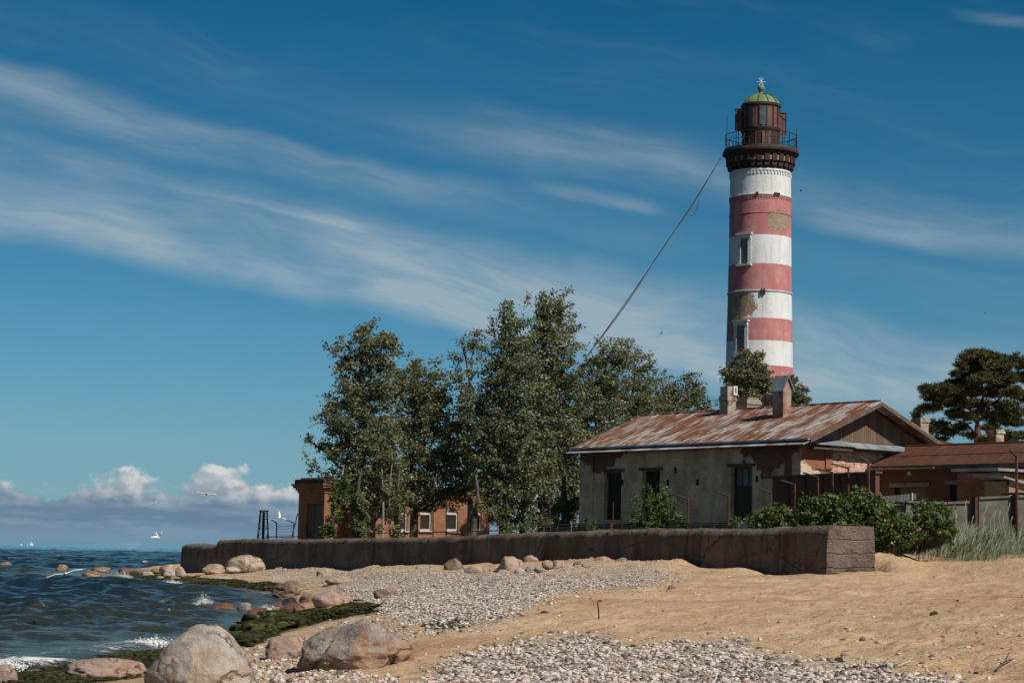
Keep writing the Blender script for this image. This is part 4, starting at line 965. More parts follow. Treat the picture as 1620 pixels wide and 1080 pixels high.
def wall_yz(mb, x, y0, y1, z0, z1, holes, depth, sign=1):   # wall in the plane x with rectangular openings (y0,y1,z0,z1) and reveals going to x+depth*sign
    ys = sorted({y0, y1, *[h[0] for h in holes], *[h[1] for h in holes]}); zs = sorted({z0, z1, *[h[2] for h in holes], *[h[3] for h in holes]})
    for a, b in zip(ys, ys[1:]):
        for c, d in zip(zs, zs[1:]):
            if not any(h[0] <= a and b <= h[1] and h[2] <= c and d <= h[3] for h in holes): mb.quad((x, b, c), (x, a, c), (x, a, d), (x, b, d))
    xi = x + depth * sign
    for a, b, c, d in holes:
        mb.quad((x, a, c), (xi, a, c), (xi, a, d), (x, a, d)); mb.quad((x, b, c), (x, b, d), (xi, b, d), (xi, b, c)); mb.quad((x, a, d), (xi, a, d), (xi, b, d), (x, b, d)); mb.quad((x, a, c), (x, b, c), (xi, b, c), (xi, a, c))

def chimney_box(name, parent, lx, ly, w, d, z0, z1, mat, cap=.1, capm=None):
    c = MB(); c.box(lx - w / 2, lx + w / 2, ly - d / 2, ly + d / 2, z0, z1)
    if cap: c.box(lx - w / 2 - cap * .6, lx + w / 2 + cap * .6, ly - d / 2 - cap * .6, ly + d / 2 + cap * .6, z1 + .002, z1 + .14); c.box(lx - w / 2 - cap * .2, lx + w / 2 + cap * .2, ly - d / 2 - cap * .2, ly + d / 2 + cap * .2, z1 + .144, z1 + .24)
    return c.make(name, mat, parent)

def build_house():
    root = thing('brick_house', 'shabby whitewashed brick house with a rust streaked tin roof and plank gable', 'house', H0, TH)
    holes = []
    wins = [(983, 956, 746, 822), (1044, 1016, 744, 822), (1190, 1156, 738, 822)]
    for pa, pb, t, bt in wins:
        y0, y1 = hloc_y(pa), hloc_y(pb); zt = h_z((pa + pb) / 2, t, 0, (y0 + y1) / 2); zb = h_z((pa + pb) / 2, bt, 0, (y0 + y1) / 2); holes.append((y0, y1, zb, zt))
    mb = MB(); wall_yz(mb, 0, 0, HL, -.4, HE, holes, .42)
    wl = mb.make('wall', M_HOUSE_L, root)
    # corner piers stand a little proud
    MB().box(-.06, .0, .0, .95, -.4, HE - .35).make('corner_pier', M_HOUSE_L, wl)
    MB().box(-.06, .0, HL - 1.1, HL, -.4, HE - .35).make('corner_pier', M_HOUSE_L, wl)
    g = MB(); g.quad((0, 0, -.4), (HW, 0, -.4), (HW, 0, HE), (0, 0, HE)); g.make('wall', M_HOUSE_G, root)
    g = MB(); g.quad((HW, HL, -.4), (0, HL, -.4), (0, HL, HE), (HW, HL, HE)); g.quad((HW, 0, -.4), (HW, HL, -.4), (HW, HL, HE), (HW, 0, HE)); g.prism([(0.02, HL, HE), (HW - .02, HL, HE), (HW / 2, HL, HR - .1)], (0, -.05, 0)); g.make('wall', M_HOUSE_G, root)
    # flaking plaster on the lower right of the sunlit end
    MB().box(1.95, HW - .1, -.03, -.003, 0, HE - .55).make('plaster', M_FLAKE, wl)
    cor = MB()
    for k, (dx, dz) in enumerate(((.10, .34), (.18, .20), (.26, .08))): cor.box(-dx, -.062 if k < 0 else 0.0, .0, HL, HE - dz, HE - dz + (.137 if k == 0 else .117 if k == 1 else .078))
    cor.make('brick_cornice', M_REDD, wl)
    for i, (y0, y1, zb, zt) in enumerate(holes):
        fr = MB(); x = .30
        for a, b in ((y0, y0 + .07), (y1 - .07, y1)): fr.box(x - .05, x + .05, a, b, zb, zt)
        fr.box(x - .05, x + .05, y0 + .07, y1 - .07, zt - .08, zt); fr.box(x - .05, x + .05, y0 + .07, y1 - .07, zb, zb + .08)
        if i == 2:
            o = fr.make('door', M_WOOD, root)
            MB().box(x - .02, x + .03, y0 + .07, y1 - .07, zb + .08, zt - .9).make('panel', m_planks('door_boards', (.07, .055, .045), (.04, .032, .028), (.10, .08, .065), .14, 'y'), o)
            gl = MB()
            for q in range(4): gl.box(x - .035, x - .015, y0 + .1 + q * (y1 - y0 - .2) / 3 - .015, y0 + .1 + q * (y1 - y0 - .2) / 3 + .015, zt - .9, zt - .08)
            gl.make('grille', M_DARKIRON, o); MB().box(x, x + .03, y0 + .07, y1 - .07, zt - .895, zt - .085).make('pane', plain('dusty_pane', (.13, .13, .12), (.08, .08, .075), 2, .4), o)
        else:
            o = fr.make('window', M_WOOD, root)
            MB().box(x - .02, x + .03, y0 + .07, y1 - .07, zb + .08, zt - .08).make('shutter', m_planks('shutter_boards', (.045, .035, .03), (.03, .024, .02), (.06, .048, .04), .16, 'y'), o)
        MB().box(-.055, .0, y0 - .22, y1 + .22, zt + .002, zt + .14).make('lintel', M_WOOD, o)
        if i < 2: MB().box(-.09, .1, y0 - .06, y1 + .06, zb - .1, zb - .002).make('sill', M_HOUSE_L, o)
    mb = MB()   # small vents and stubs on the facade
    for px, py in ((985, 762), (1057, 762), (1104, 762), (1198, 757), (1069, 743)):
        y = hloc_y(px); z = h_z(px, py, 0, y); mb.box(-.05, 0, y - .06, y + .06, z - .16, z + .12)
    mb.make('vent', M_DARK, wl)
    # roof
    ov = .42; oy = .95; oL = .3; sl = (HR - HE) / (HW / 2); th = .07
    def slope(sgn):
        xa = -ov if sgn < 0 else HW + ov; za = HE - sl * ov * .55
        m = MB(); m.prism([(xa, -oy, za), (xa, HL + oL, za), (HW / 2, HL + oL, HR), (HW / 2, -oy, HR)], (0, 0, th)); return m
    r1 = slope(-1).make('roof', M_ROOF, root); r2 = slope(1).make('roof', M_ROOF, root)
    za = HE - sl * ov * .55
    MB().box(-ov - .16, -ov - .005, -oy, HL + oL, za - .03, za + .05).make('gutter', M_GALV, r1)
    MB().prism([(-ov - .40, -oy + .05, za - .26), (-ov - .40, -oy + .05, za - .22), (-ov + .0, -oy + .05, za - .07), (-ov + .0, -oy + .05, za - .11)], (0, HL + oL + oy - .1, 0)).make('eave_strip', plain('bright_tin', (.46, .47, .48), (.22, .17, .13), 1.1, .5, .4), r1)
    MB().box(-ov + .01, -ov + .06, -oy + .02, HL + oL - .02, za - .26, za - .035).make('fascia', M_WOOD, r1)
    mb = MB()
    for k in range(int(HL / .62) + 1):
        y = -oy + .3 + k * .62 + .05 * math.sin(k * 5)
        mb.beam((-ov + .03, y, za + th + .012), (HW / 2, y, HR + th + .012), .022)
    mb.make('standing_seam', M_ROOF, r1)
    mb = MB(); mb.tube([(HW / 2, -oy, HR + th + .02), (HW / 2, HL + oL, HR + th + .02)], .06, 6); mb.make('ridge_cap', M_ROOF, r1)
    for sgn, xa in ((-1, -ov), (1, HW + ov)):
        MB().prism([(xa, -oy - .005, za - .16), (xa, -oy - .005, za + .02), (HW / 2, -oy - .005, HR + .02), (HW / 2, -oy - .005, HR - .17)], (0, -.045, 0)).make('bargeboard', plain('brown_board', (.135, .10, .08), (.085, .062, .05), 2), r1 if sgn < 0 else r2)
    gz_ = HE - .02
    gb = MB(); gb.prism([(0.25, -.10, gz_), (HW - .25, -.10, gz_), (HW / 2, -.10, HR - .12)], (0, .09, 0)); gb.make('gable', M_GABLE, root)
    # two tin pent strips under the gable
    pn = MB()
    zq = HE - .02
    pn.prism([(.30, -.12, zq + .02), (.30, -.62, zq - .20), (.30, -.62, zq - .25), (.30, -.12, zq - .04)], (2.6, 0, -.02))
    pn.prism([(2.91, -.12, zq - .02), (2.91, -.66, zq - .27), (2.91, -.66, zq - .33), (2.91, -.12, zq - .10)], (HW - 3.2, 0, -.03))
    pn.make('pent_strip', M_GALV, root)
    sb = MB(); sb.box(.30, HW - .3, -.50, -.12, zq - .46, zq - .36); sb.make('soffit_beam', M_WOOD, root)
    mt = MB(); mt.box(1.55, 2.0, -.08, -.002, HE - 1.35, HE - .5); mt.make('brick_patch', M_REDB, root)
    # chimneys (local ridge at x = HW/2)
    yr = lambda px, lx: solve([*(H0 + UX * lx)[:2], HG + HR], UY, px, -2, 30)
    y1 = yr(1151, HW / 2 - .3); c1 = chimney_box('chimney', r1, HW / 2 - .3, y1, .58, .62, HR - .7, h_z(1151, 634, HW / 2 - .3, y1), M_CHIM, .06)
    zt1 = h_z(1151, 634, HW / 2 - .3, y1) + .24
    hb = MB(); hb.box(HW / 2 - .58, HW / 2 - .24, y1 - .28, y1 + .26, zt1 + .002, h_z(1151, 612, HW / 2, y1)); hb.make('chimney_head', M_CHIMR, c1)
    wb = MB(); a_, b_ = HW / 2 - .22, HW / 2 + .06; z_a, z_b = zt1 + .05, h_z(1151, 611, HW / 2, y1)
    wb.box(a_, a_ + .09, y1 - .36, y1 - .1, z_a, z_b); wb.box(b_ - .09, b_, y1 - .36, y1 - .1, z_a, z_b); wb.box(a_ + .09, b_ - .09, y1 - .36, y1 - .1, z_b - .1, z_b); wb.box(a_ + .09, b_ - .09, y1 - .36, y1 - .1, z_a, z_a + .1); wb.box(a_ + .09, b_ - .09, y1 - .2, y1 - .1, z_a + .1, z_b - .1)
    wb.make('draught_hood', M_WHITE, c1)
    y2 = yr(1183, HW / 2 + .9); c2 = chimney_box('chimney', r2, HW / 2 + .9, y2, .95, .85, HR - .9, h_z(1183, 640, HW / 2 + .9, y2), M_CHIM, .10)
    zz = h_z(1183, 640, HW / 2 + .9, y2) + .242
    MB().box(HW / 2 + .5, HW / 2 + 1.3, y2 - .4, y2 + .38, zz, h_z(1183, 629, HW / 2 + .9, y2)).make('chimney_head', M_CHIMR, c2)
    xv = HW / 2 - 1.35; yv = yr(1237, xv); yb = HE + sl * (xv + .3) - .9; zt = h_z(1237, 617, xv, yv); wv = .28; dv = .36
    mv = MB(); mv.box(xv - wv, xv + wv, yv - dv, yv + dv, yb, zt); mv.prism([(xv - wv, yv - dv, zt + .001), (xv + wv, yv - dv, zt + .001), (xv, yv - dv, zt + .62)], (0, 2 * dv, 0))
    vo = mv.make('roof_vent', plain('rusted_sheet', (.34, .29, .24), (.24, .085, .035), 1.1, .6), r1)
    hd = MB(); e = .12
    for sg in (-1, 1): hd.prism([(xv + sg * (wv + e), yv - dv - e, zt - .12), (xv, yv - dv - e, zt + .66), (xv, yv - dv - e, zt + .72), (xv + sg * (wv + e), yv - dv - e, zt - .05)], (0, 2 * dv + 2 * e, 0))
    hd.make('vent_hood', M_GALV, vo)
    c3 = chimney_box('chimney', r2, HW / 2 + .5, yr(1226, HW / 2 + .5), .8, .8, HR - .6, h_z(1220, 632, HW / 2 + .5, yr(1226, HW / 2 + .5)), M_CHIMR, .05)
    # round white dish beside the middle chimney
    yd = yr(1199, HW / 2 + .2); P = (HW / 2 + .2, yd, h_z(1199, 652, HW / 2 + .2, yd))
    dm = MB(); nseg = 18; dirv = np.array([.1, -1, .1]); dirv /= np.linalg.norm(dirv)
    dm.tube([np.array(P), np.array(P) + dirv * .05, np.array(P) + dirv * .08], [.26, .25, .2], 18); dm.tube([np.array(P), (P[0], P[1] + .1, HR - .2)], .03, 5)
    dm.make('dish', M_WHITE, r2)
    return root
build_house()

# brown boarded brick wall in front of the house end
def build_lean():
    P0 = at(1222, 790, 92.5); s1 = solve([*P0[:2], 4.0], -UY, 1385, 0, 20)
    o = np.array([P0[0], P0[1], HG]); root = thing('yard_wall', 'dark brown shaded yard wall with a capped top in front of the sunlit house end', 'wall', o, TH)
    z0 = at(1222, 756, o[1])[2] - HG; e = o - UY * s1; z1 = at(1385, 748.5, e[1])[2] - HG
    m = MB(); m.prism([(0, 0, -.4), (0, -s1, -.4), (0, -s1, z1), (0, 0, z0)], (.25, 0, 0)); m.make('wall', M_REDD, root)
    c = MB(); c.prism([(-.10, .55, z0 + .003), (-.10, -s1 - .1, z1 + .003), (-.10, -s1 - .1, z1 + .09), (-.10, .55, z0 + .09)], (.45, 0, 0)); c.make('coping', M_WOOD, root)
    r = MB()
    for k in range(1, 6): r.box(-.05, -.002, -s1 * k / 6 - .05, -s1 * k / 6 + .05, -.3, z0 + (z1 - z0) * k / 6 - .05)
    r.make('batten', M_DARKIRON, root)
build_lean()

# low wing with the brown rusted roof
def build_wing():
    lx0 = hloc_x(1378, 3.0); o = H0 + UX * lx0; L = 13.0
    ze = h_z(1380, 739, lx0, 0); lxr = hloc_x(1427, 4.0); zr = h_z(1427, 708.5, lxr, 0); d = lxr - lx0
    root = thing('brick_wing', 'low dark red brick wing with a plain brown rusted roof right of the house', 'outbuilding', o, TH)
    holes = []
    sol = lambda px: -solve([*o[:2], HG + 2.5], -UY, px, -1, 20)
    for pa, pb, t, b in ((1412, 1462, 770, 800), (1500, 1545, 766, 800)):
        a, c = sol(pa), sol(pb); yy = (a + c) / 2; P = o + UY * yy; holes.append((min(a, c), max(a, c), at((pa + pb) / 2, b, P[1])[2] - HG, at((pa + pb) / 2, t, P[1])[2] - HG))
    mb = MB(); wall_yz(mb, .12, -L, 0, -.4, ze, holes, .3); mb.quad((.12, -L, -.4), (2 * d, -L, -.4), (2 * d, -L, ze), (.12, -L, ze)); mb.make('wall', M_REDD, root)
    for (a, c, zb, zt) in holes:
        w_ = MB().box(.34, .38, a, c, zb, zt).make('window', plain('murky_pane', (.06, .065, .06), (.035, .038, .035), 2, .35), root); MB().box(.04, .118, a - .25, c + .25, zt + .002, zt + .2).make('lintel', plain('grey_lintel', (.20, .19, .175), (.14, .13, .12), 2), w_)
    rf = MB(); rf.prism([(-.28, .0, ze - .05), (-.28, -L - .5, ze - .05), (d, -L - .5, zr), (d, .0, zr)], (0, 0, .07)); rf.prism([(2 * d + .3, -.0, ze - .05), (2 * d + .3, -L - .5, ze - .05), (d + .001, -L - .5, zr), (d + .001, 0, zr)], (0, 0, .07))
    r = rf.make('roof', M_ROOF2, root)
    s = MB(); xm = d * .42; zm = ze - .05 + (zr - ze + .05) * (xm + .28) / (d + .28); s.tube([(xm, -.02, zm + .075), (xm, -L - .48, zm + .075)], .035, 5)
    for k in range(20): s.beam((-.26, -.3 - k * .65, ze + .025), (d, -.3 - k * .65, zr + .075), .018)
    s.tube([(d, 0, zr + .08), (d, -L - .5, zr + .08)], .06, 6); s.make('standing_seam', M_ROOF2, r)
    f = MB(); f.box(-.33, -.285, -L - .5, 0, ze - .19, ze - .02); f.make('fascia', M_WOOD, r)
    g = MB(); g.box(-.44, -.335, -4.2, .9, ze - .14, ze - .08); g.make('gutter', M_GALV, r)
    sc = MB(); sc.tube([(-.12, -2.6, ze - .42), (-.30, -2.62, ze - .34)], [.02, .1], 8); sc.tube([(-.12, -2.5, ze - .4), (.1, -2.5, ze - .4)], .02, 5); sc.make('lamp', M_WHITE, root)
build_wing()

def build_shed():
    P = at(1578, 760, 88.6); o = np.array([P[0], P[1], HG]); z1 = at(1578, 741, o[1])[2] - HG
    root = thing('brick_shed', 'small sunlit orange brick shed with a pale tin roof edge at the right edge', 'shed', o, TH)
    m = MB(); m.box(0, 5, 0, 2.2, -.4, z1 - .16); w_ = m.make('wall', M_REDB, root)
    d = MB()
    for k in range(28): d.box(.02 + k * .17, .02 + k * .17 + .085, -.05, -.002, z1 - .33 - .03 * (k % 3 == 1), z1 - .165)
    d.make('dentil_course', M_REDB, w_)
    r = MB(); r.box(-.32, 5.3, -.30, 2.3, z1 - .10, z1 + .02); r.make('roof', M_GALV, root)
    P2 = at(1593, 780, 86.8); o2 = np.array([P2[0], P2[1], HG]); zt = at(1593, 757, o2[1])[2] - HG
    root2 = thing('lean_to', 'tan boarded lean-to with a sloping grey roof before the orange brick shed', 'lean-to', o2, TH)
    MB().box(0, 3, 0, 1.2, -.3, zt - .1).make('wall', plain('tan_board', (.30, .21, .125), (.22, .155, .09), 1.2), root2)
    rr = MB(); rr.prism([(-.5, -.25, zt + .03), (3.2, -.25, zt - .55), (3.2, 1.5, zt - .45), (-.5, 1.5, zt + .13)], (0, 0, .07)); rr.make('roof', M_GALV, root2)
    MB().box(-.03, .10, -.04, -.002, -.3, zt - .1).make('corner_post', M_DARK, root2)
build_shed()

def build_rear():
    P = at(1468, 760, 112); o = np.array([P[0] - 1.5, P[1], HG]); ze = at(1500, 712, 113)[2] - HG; zr = at(1500, 691.5, 115)[2] - HG
    root = thing('rear_house', 'far house with a hipped dark rusty roof and two chimneys behind the wing', 'house', o, TH)
    W, D = 6.2, 5.0
    xs = [solve([*o[:2], HG + zr], UX, p, -5, 20) for p in (1528, 1552)]
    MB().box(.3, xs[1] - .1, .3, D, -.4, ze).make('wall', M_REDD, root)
    r = MB(); a = xs[0]; b = xs[1] + .4
    r.raw([(-.3, -.3, ze), (b, -.3, ze), (b, D + .3, ze), (-.3, D + .3, ze), (1.2, D / 2, zr), (a, D / 2, zr)], [(0, 1, 5, 4), (1, 2, 5), (2, 3, 4, 5), (3, 0, 4), (0, 3, 2, 1)])
    rf = r.make('roof', M_ROOF2, root)
    s = MB(); s.tube([(b, -.3, ze + .03), (a, D / 2, zr + .03)], .07, 5); s.tube([(a, D / 2, zr + .03), (1.2, D / 2, zr + .03)], .07, 5); s.make('hip_cap', M_ROOF2, rf)
    for px0, px1, pt, pb, Y, lb in ((1443, 1469, 663, 700, 110, 0), (1562, 1588, 681, 702, 116, 1)):
        q = at((px0 + px1) / 2, pb, Y); rel = np.array([q[0] - o[0], q[1] - o[1]]); lx = rel @ UX[:2]; ly = rel @ UY[:2]
        wv = (px1 - px0) * Y / FPX / 1.35; z1 = at((px0 + px1) / 2, pt + 5, Y)[2] - HG
        c = chimney_box('chimney', rf, lx, ly, wv, wv * .9, ze - 1.5, z1, M_CHIMR, .10)
build_rear()

# ================================================================== RED BRICK BUILDING ON THE LEFT
def build_redbrick():
    g = 1.9; A0 = at(513, 800, 128.0); o = np.array([A0[0], A0[1], g])
    root = thing('red_brick_building', 'ruined red brick building with a heavy cornice and arched windows behind the trees', 'building', o, TH)
    wl = solve([*o[:2], 4.0], UY, 472, 0, 12); zt = at(513, 779, 128)[2] - g; zr = at(500, 757, 128)[2] - g
    t1 = 6.0
    # front block
    dh = [(solve([*o[:2], 4], UY, 509, 0, 12), solve([*o[:2], 4], UY, 485, 0, 12), at(497, 850, 128.8)[2] - g, at(497, 797, 128.8)[2] - g)]
    m = MB(); wall_yz(m, 0, 0, wl, -.4, zt, dh, .3); m.quad((0, 0, -.4), (t1, 0, -.4), (t1, 0, zt), (0, 0, zt)); m.quad((t1, wl, -.4), (0, wl, -.4), (0, wl, zt), (t1, wl, zt)); m.quad((t1, 0, -.4), (t1, wl, -.4), (t1, wl, zt), (t1, 0, zt))
    w1 = m.make('wall', M_REDB, root)
    MB().box(.2, .25, *dh[0][:2], dh[0][2], dh[0][3]).make('door', m_planks('grey_door_boards', (.12, .11, .10), (.085, .08, .075), (.15, .14, .13), .3, 'y'), root)
    c = MB()
    for k, (e, a, b) in enumerate(((.06, .0, .16), (.16, .163, .30), (.28, .303, .46), (.36, .463, .58))): c.box(-e, t1 + e, -e, wl + e, zt + a, zt + b)
    c.make('cornice', M_REDB, w1)
    MB().box(-.3, t1, -.35, wl + .05, zt + .583, zr).make('parapet', M_REDD, w1)
    MB().box(-.1, t1 + .1, -.42, wl - .3, zr + .002, zr + .10).make('roof', M_GALV, root)
    MB().box(.35, 2.2, -.16, -.003, zt - .35, zt - .24).make('string_course', M_CHIM, w1)
    # long block with the arched windows, standing forward
    P = o + UX * (solve([*o[:2], 4], UX, 551, 0, 10)); c3 = P.copy(); s = 0
    for _ in range(300):
        c3 = c3 - UY * .02; s += .02
        if proj([*c3[:2], 4])[0] >= 595: break
    bx = (P - o) @ UX; by = -s; L = solve([*c3[:2], 4], UX, 775, 0, 20)
    zt2 = at(725, 782, c3[1] + 4)[2] - g
    holes = []
    for pc in (636, 674, 716, 753):
        hw = 9.0; a = solve([*c3[:2], 4], UX, pc - hw, 0, 20); b = solve([*c3[:2], 4], UX, pc + hw, 0, 20); Yc = (c3 + UX * (a + b) / 2)[1]
        holes.append((bx + a, bx + b, at(pc, 839, Yc)[2] - g, at(pc, 811, Yc)[2] - g, at(pc, 802.5, Yc)[2] - g))
    # wall in plane y=by with arched openings
    m = MB(); xs0, xs1 = bx, bx + L
    edges = [xs0] + [v for h in holes for v in h[:2]] + [xs1]
    for k in range(0, len(edges), 2): m.quad((edges[k], by, -.4), (edges[k + 1], by, -.4), (edges[k + 1], by, zt2), (edges[k], by, zt2))
    dp = .28
    for a, b, zb, zs, za in holes:
        n = 10; arc = [(a + (b - a) * k / n, zs + (za - zs) * math.sin(math.pi * k / n) ** .75) for k in range(n + 1)]
        m.quad((a, by, -.4), (b, by, -.4), (b, by, zb), (a, by, zb))
        for (x0, z0), (x1, z1) in zip(arc, arc[1:]):
            m.quad((x0, by, z0), (x1, by, z1), (x1, by, zt2), (x0, by, zt2)); m.quad((x0, by, z0), (x0, by + dp, z0), (x1, by + dp, z1), (x1, by, z1))
        m.quad((a, by, zb), (a, by + dp, zb), (a, by + dp, zs), (a, by, zs)); m.quad((b, by, zb), (b, by, zs), (b, by + dp, zs), (b, by + dp, zb)); m.quad((a, by, zb), (b, by, zb), (b, by + dp, zb), (a, by + dp, zb))
    m.quad((xs0, by + 6, -.4), (xs0, by, -.4), (xs0, by, zt2), (xs0, by + 6, zt2)); m.quad((xs1, by, -.4), (xs1, by + 6, -.4), (xs1, by + 6, zt2), (xs1, by, zt2)); m.quad((xs0, by + 6, zt2), (xs0, by + 6, -.4), (xs1, by + 6, -.4), (xs1, by + 6, zt2))
    w2 = m.make('wall', M_REDB, root)
    for a, b, zb, zs, za in holes:
        f = MB(); y0, y1 = by + .10, by + .18; n = 10; tw = .075
        arc = [(a + (b - a) * k / n, zs + (za - zs) * math.sin(math.pi * k / n) ** .75) for k in range(n + 1)]
        f.box(a, a + tw, y0, y1, zb, zs); f.box(b - tw, b, y0, y1, zb, zs); f.box(a + tw, b - tw, y0, y1, zb, zb + .1); f.box(a + tw, b - tw, y0 - .002, y1, zs - .12, zs + .02)
        for (x0, z0), (x1, z1) in zip(arc, arc[1:]):
            f.prism([(x0, y0, z0 - .002), (x1, y0, z1 - .002), (a + tw + (x1 - a) * (b - a - 2 * tw) / (b - a), y0, max(zs + .02, z1 - tw)), (a + tw + (x0 - a) * (b - a - 2 * tw) / (b - a), y0, max(zs + .02, z0 - tw))], (0, y1 - y0, 0))
        wo = f.make('window', plain('flaking_white', (.55, .53, .49), (.34, .31, .27), 6), root); MB().quad((a, by + .17, zb), (b, by + .17, zb), (b, by + .17, za), (a, by + .17, za)).make('pane', M_DARK, wo); MB().box(a - .1, b + .1, by - .12, by - .003, zb - .12, zb - .02).make('sill', M_WHITE, wo)
    c = MB()
    for e, a, b in ((.05, .0, .14), (.16, .143, .26), (.30, .263, .40)): c.box(xs0 - e, xs1 + e, by - e, by + 6 + e, zt2 + a, zt2 + b)
    c.make('cornice', M_REDB, w2); MB().box(xs0 - .35, xs1 + .35, by - .35, by + 6.35, zt2 + .403, zt2 + .46).make('roof', M_GALV, root)
build_redbrick()

# ================================================================== FENCES, POSTS, MAST
M_RUST = plain('rust', (.14, .052, .026), (.045, .024, .018), 5, .85, .2, .5, 30)
def rust_post(px, ytop, pxa, ya, ybot, Y, label, r=.036, group='rusty bent topped fence posts'):
    P = at(px, ybot, Y); zt = at(px, ytop, Y); zt[0] = P[0]
    tip = at(pxa, ya, Y)
    root = thing('fence_post', label, 'fence post', P, 0, group)
    MB().tube([P, P + (zt - P) * .5, zt], r, 6).make('pole', M_RUST, root, True, P)
    MB().tube([zt - np.array([0, 0, .03]), tip], [r * .95, r * .8], 6).make('arm', M_DARKIRON, root, False, P)
    return P, zt, tip
posts = [(437, 826, 429, 822, 852, 117, 'bent fence post on the wall nearest the lattice mast'), (464, 826, 454, 822, 852, 115, 'bent fence post leaning against the left end of the red brick building'),
         (1088, 788, 1071, 783, 838, 78, 'bent rusty post beside the round green bush'), (1152, 783, 1135, 778, 838, 77, 'bent rusty post in front of the house door'), (1219, 778, 1202, 773, 832, 76, 'bent rusty post at the left end of the rose bushes'),
         (1257, 765, 1234, 759, 832, 74.5, 'orange lit rusty post before the left end of the dark yard wall'), (1294, 753.5, 1270, 747, 832, 73.5, 'bent post whose arm crosses the corner of the sunlit white brick'), (1317, 746, 1291, 741, 832, 73, 'bent post whose arm crosses the middle of the sunlit white brick'), (1342, 739, 1315, 733, 832, 72.5, 'bent post whose arm crosses the flaking pink plaster'),
         (1374, 731, 1358, 721, 838, 72, 'tall thick bent rusty post at the corner of the low wing roof'), (1609, 721, 1597, 711, 860, 71, 'tallest bent rusty post in the dune grass at the right edge')]
pk = [rust_post(*p[:6], p[6], .052 if p[0] > 1360 else .036) for p in posts]
for px, yt, yb, Y, lb in ((870, 800, 843, 84, 'thin straight rusty post before the trees left of the house'), (917, 799, 842, 82, 'thin straight rusty post at the far corner of the house'), (970, 794, 840, 80.5, 'thin straight rusty rod before the leftmost house window')):
    P = at(px, yb, Y); r = thing('fence_post', lb, 'fence post', P, 0, 'thin straight posts of the low fence')
    MB().tube([P, at(px, yt, Y)], .022, 5).make('rod', M_RUST, r, False, P)
    MB().box(-.11, .11, -.04, .04, -.1, .32).make('foot_plate', M_RUST, r)
for px, yt, Y, lb in ((485, 828, 117, 'dark fence post against the grey door of the red brick building'), (640, 800, 112, 'dark fence post left of the second arched window'), (685, 806, 110.5, 'dark fence post between the second and third arched windows'), (706, 796, 110, 'dark fence post just left of the third arched window'), (771, 800, 108, 'dark fence post right of the fourth arched window')):
    P = at(px, 851, Y); r = tag(MB().tube([P, at(px, yt, Y)], .035, 5).make('fence_post', M_DARKIRON, None, False, P), lb, 'fence post', 'dark posts in front of the red brick building'); r.location = P
def rail(pts, label, rad=.03, name='fence_rail'):
    q = [at(*p) for p in pts]; o = MB().tube(q, rad, 5).make(name, M_DARKIRON, None, False, q[0]); o.location = q[0]; tag(o, label, 'rail')
rail([(420, 849, 118), (470, 848.5, 115)], 'dark rail between the lattice mast and the red brick building')
rail([(580, 843, 113), (640, 842, 112), (706, 841, 110), (790, 839, 107)], 'dark rail running in front of the arched windows')
rail([(1585, 780.5, 71.5), (1640, 781, 71)], 'dark horizontal rail at the right edge below the lean-to', .05)
mb = MB(); P0 = at(437, 830, 117)
for k in range(5): 
    a = at(437, 832 + k * 4, 117); b = at(464, 832 + k * 4 + (k - 2), 115); mb.tube([a, (a + b) / 2 - np.array([0, 0, .06]), b], .012, 4)
o = mb.make('barbed_wire', M_DARKIRON, None, False, P0); o.location = P0; tag(o, 'strands of wire strung between the two left bent posts', 'wire')
def low_fence():
    P = at(850, 838, 84.5); root = thing('low_fence', 'low dark railing over grey boards along the wall before the house', 'fence', P)
    pts = [(850, 831.5, 84.5), (915, 829.5, 82), (970, 829, 80.5), (1088, 828, 78), (1152, 826.5, 77)]
    q = [at(*p) for p in pts]; MB().tube(q, .035, 5).make('top_rail', M_DARKIRON, root, False, P)
    m = MB()
    for (a, b) in zip(q, q[1:]):
        d = b - a; n = max(2, int(np.linalg.norm(d) / .45))
        for k in range(n):
            s = a + d * (k + .05) / n; e = a + d * (k + .95) / n
            m.prism([s + (0, 0, -.06), e + (0, 0, -.06), e + (0, 0, -.62), s + (0, 0, -.62)], (0, .03, 0))
    m.make('board', plain('grey_green_boards', (.125, .125, .105), (.08, .08, .066), 1.5), root, False, P)
low_fence()
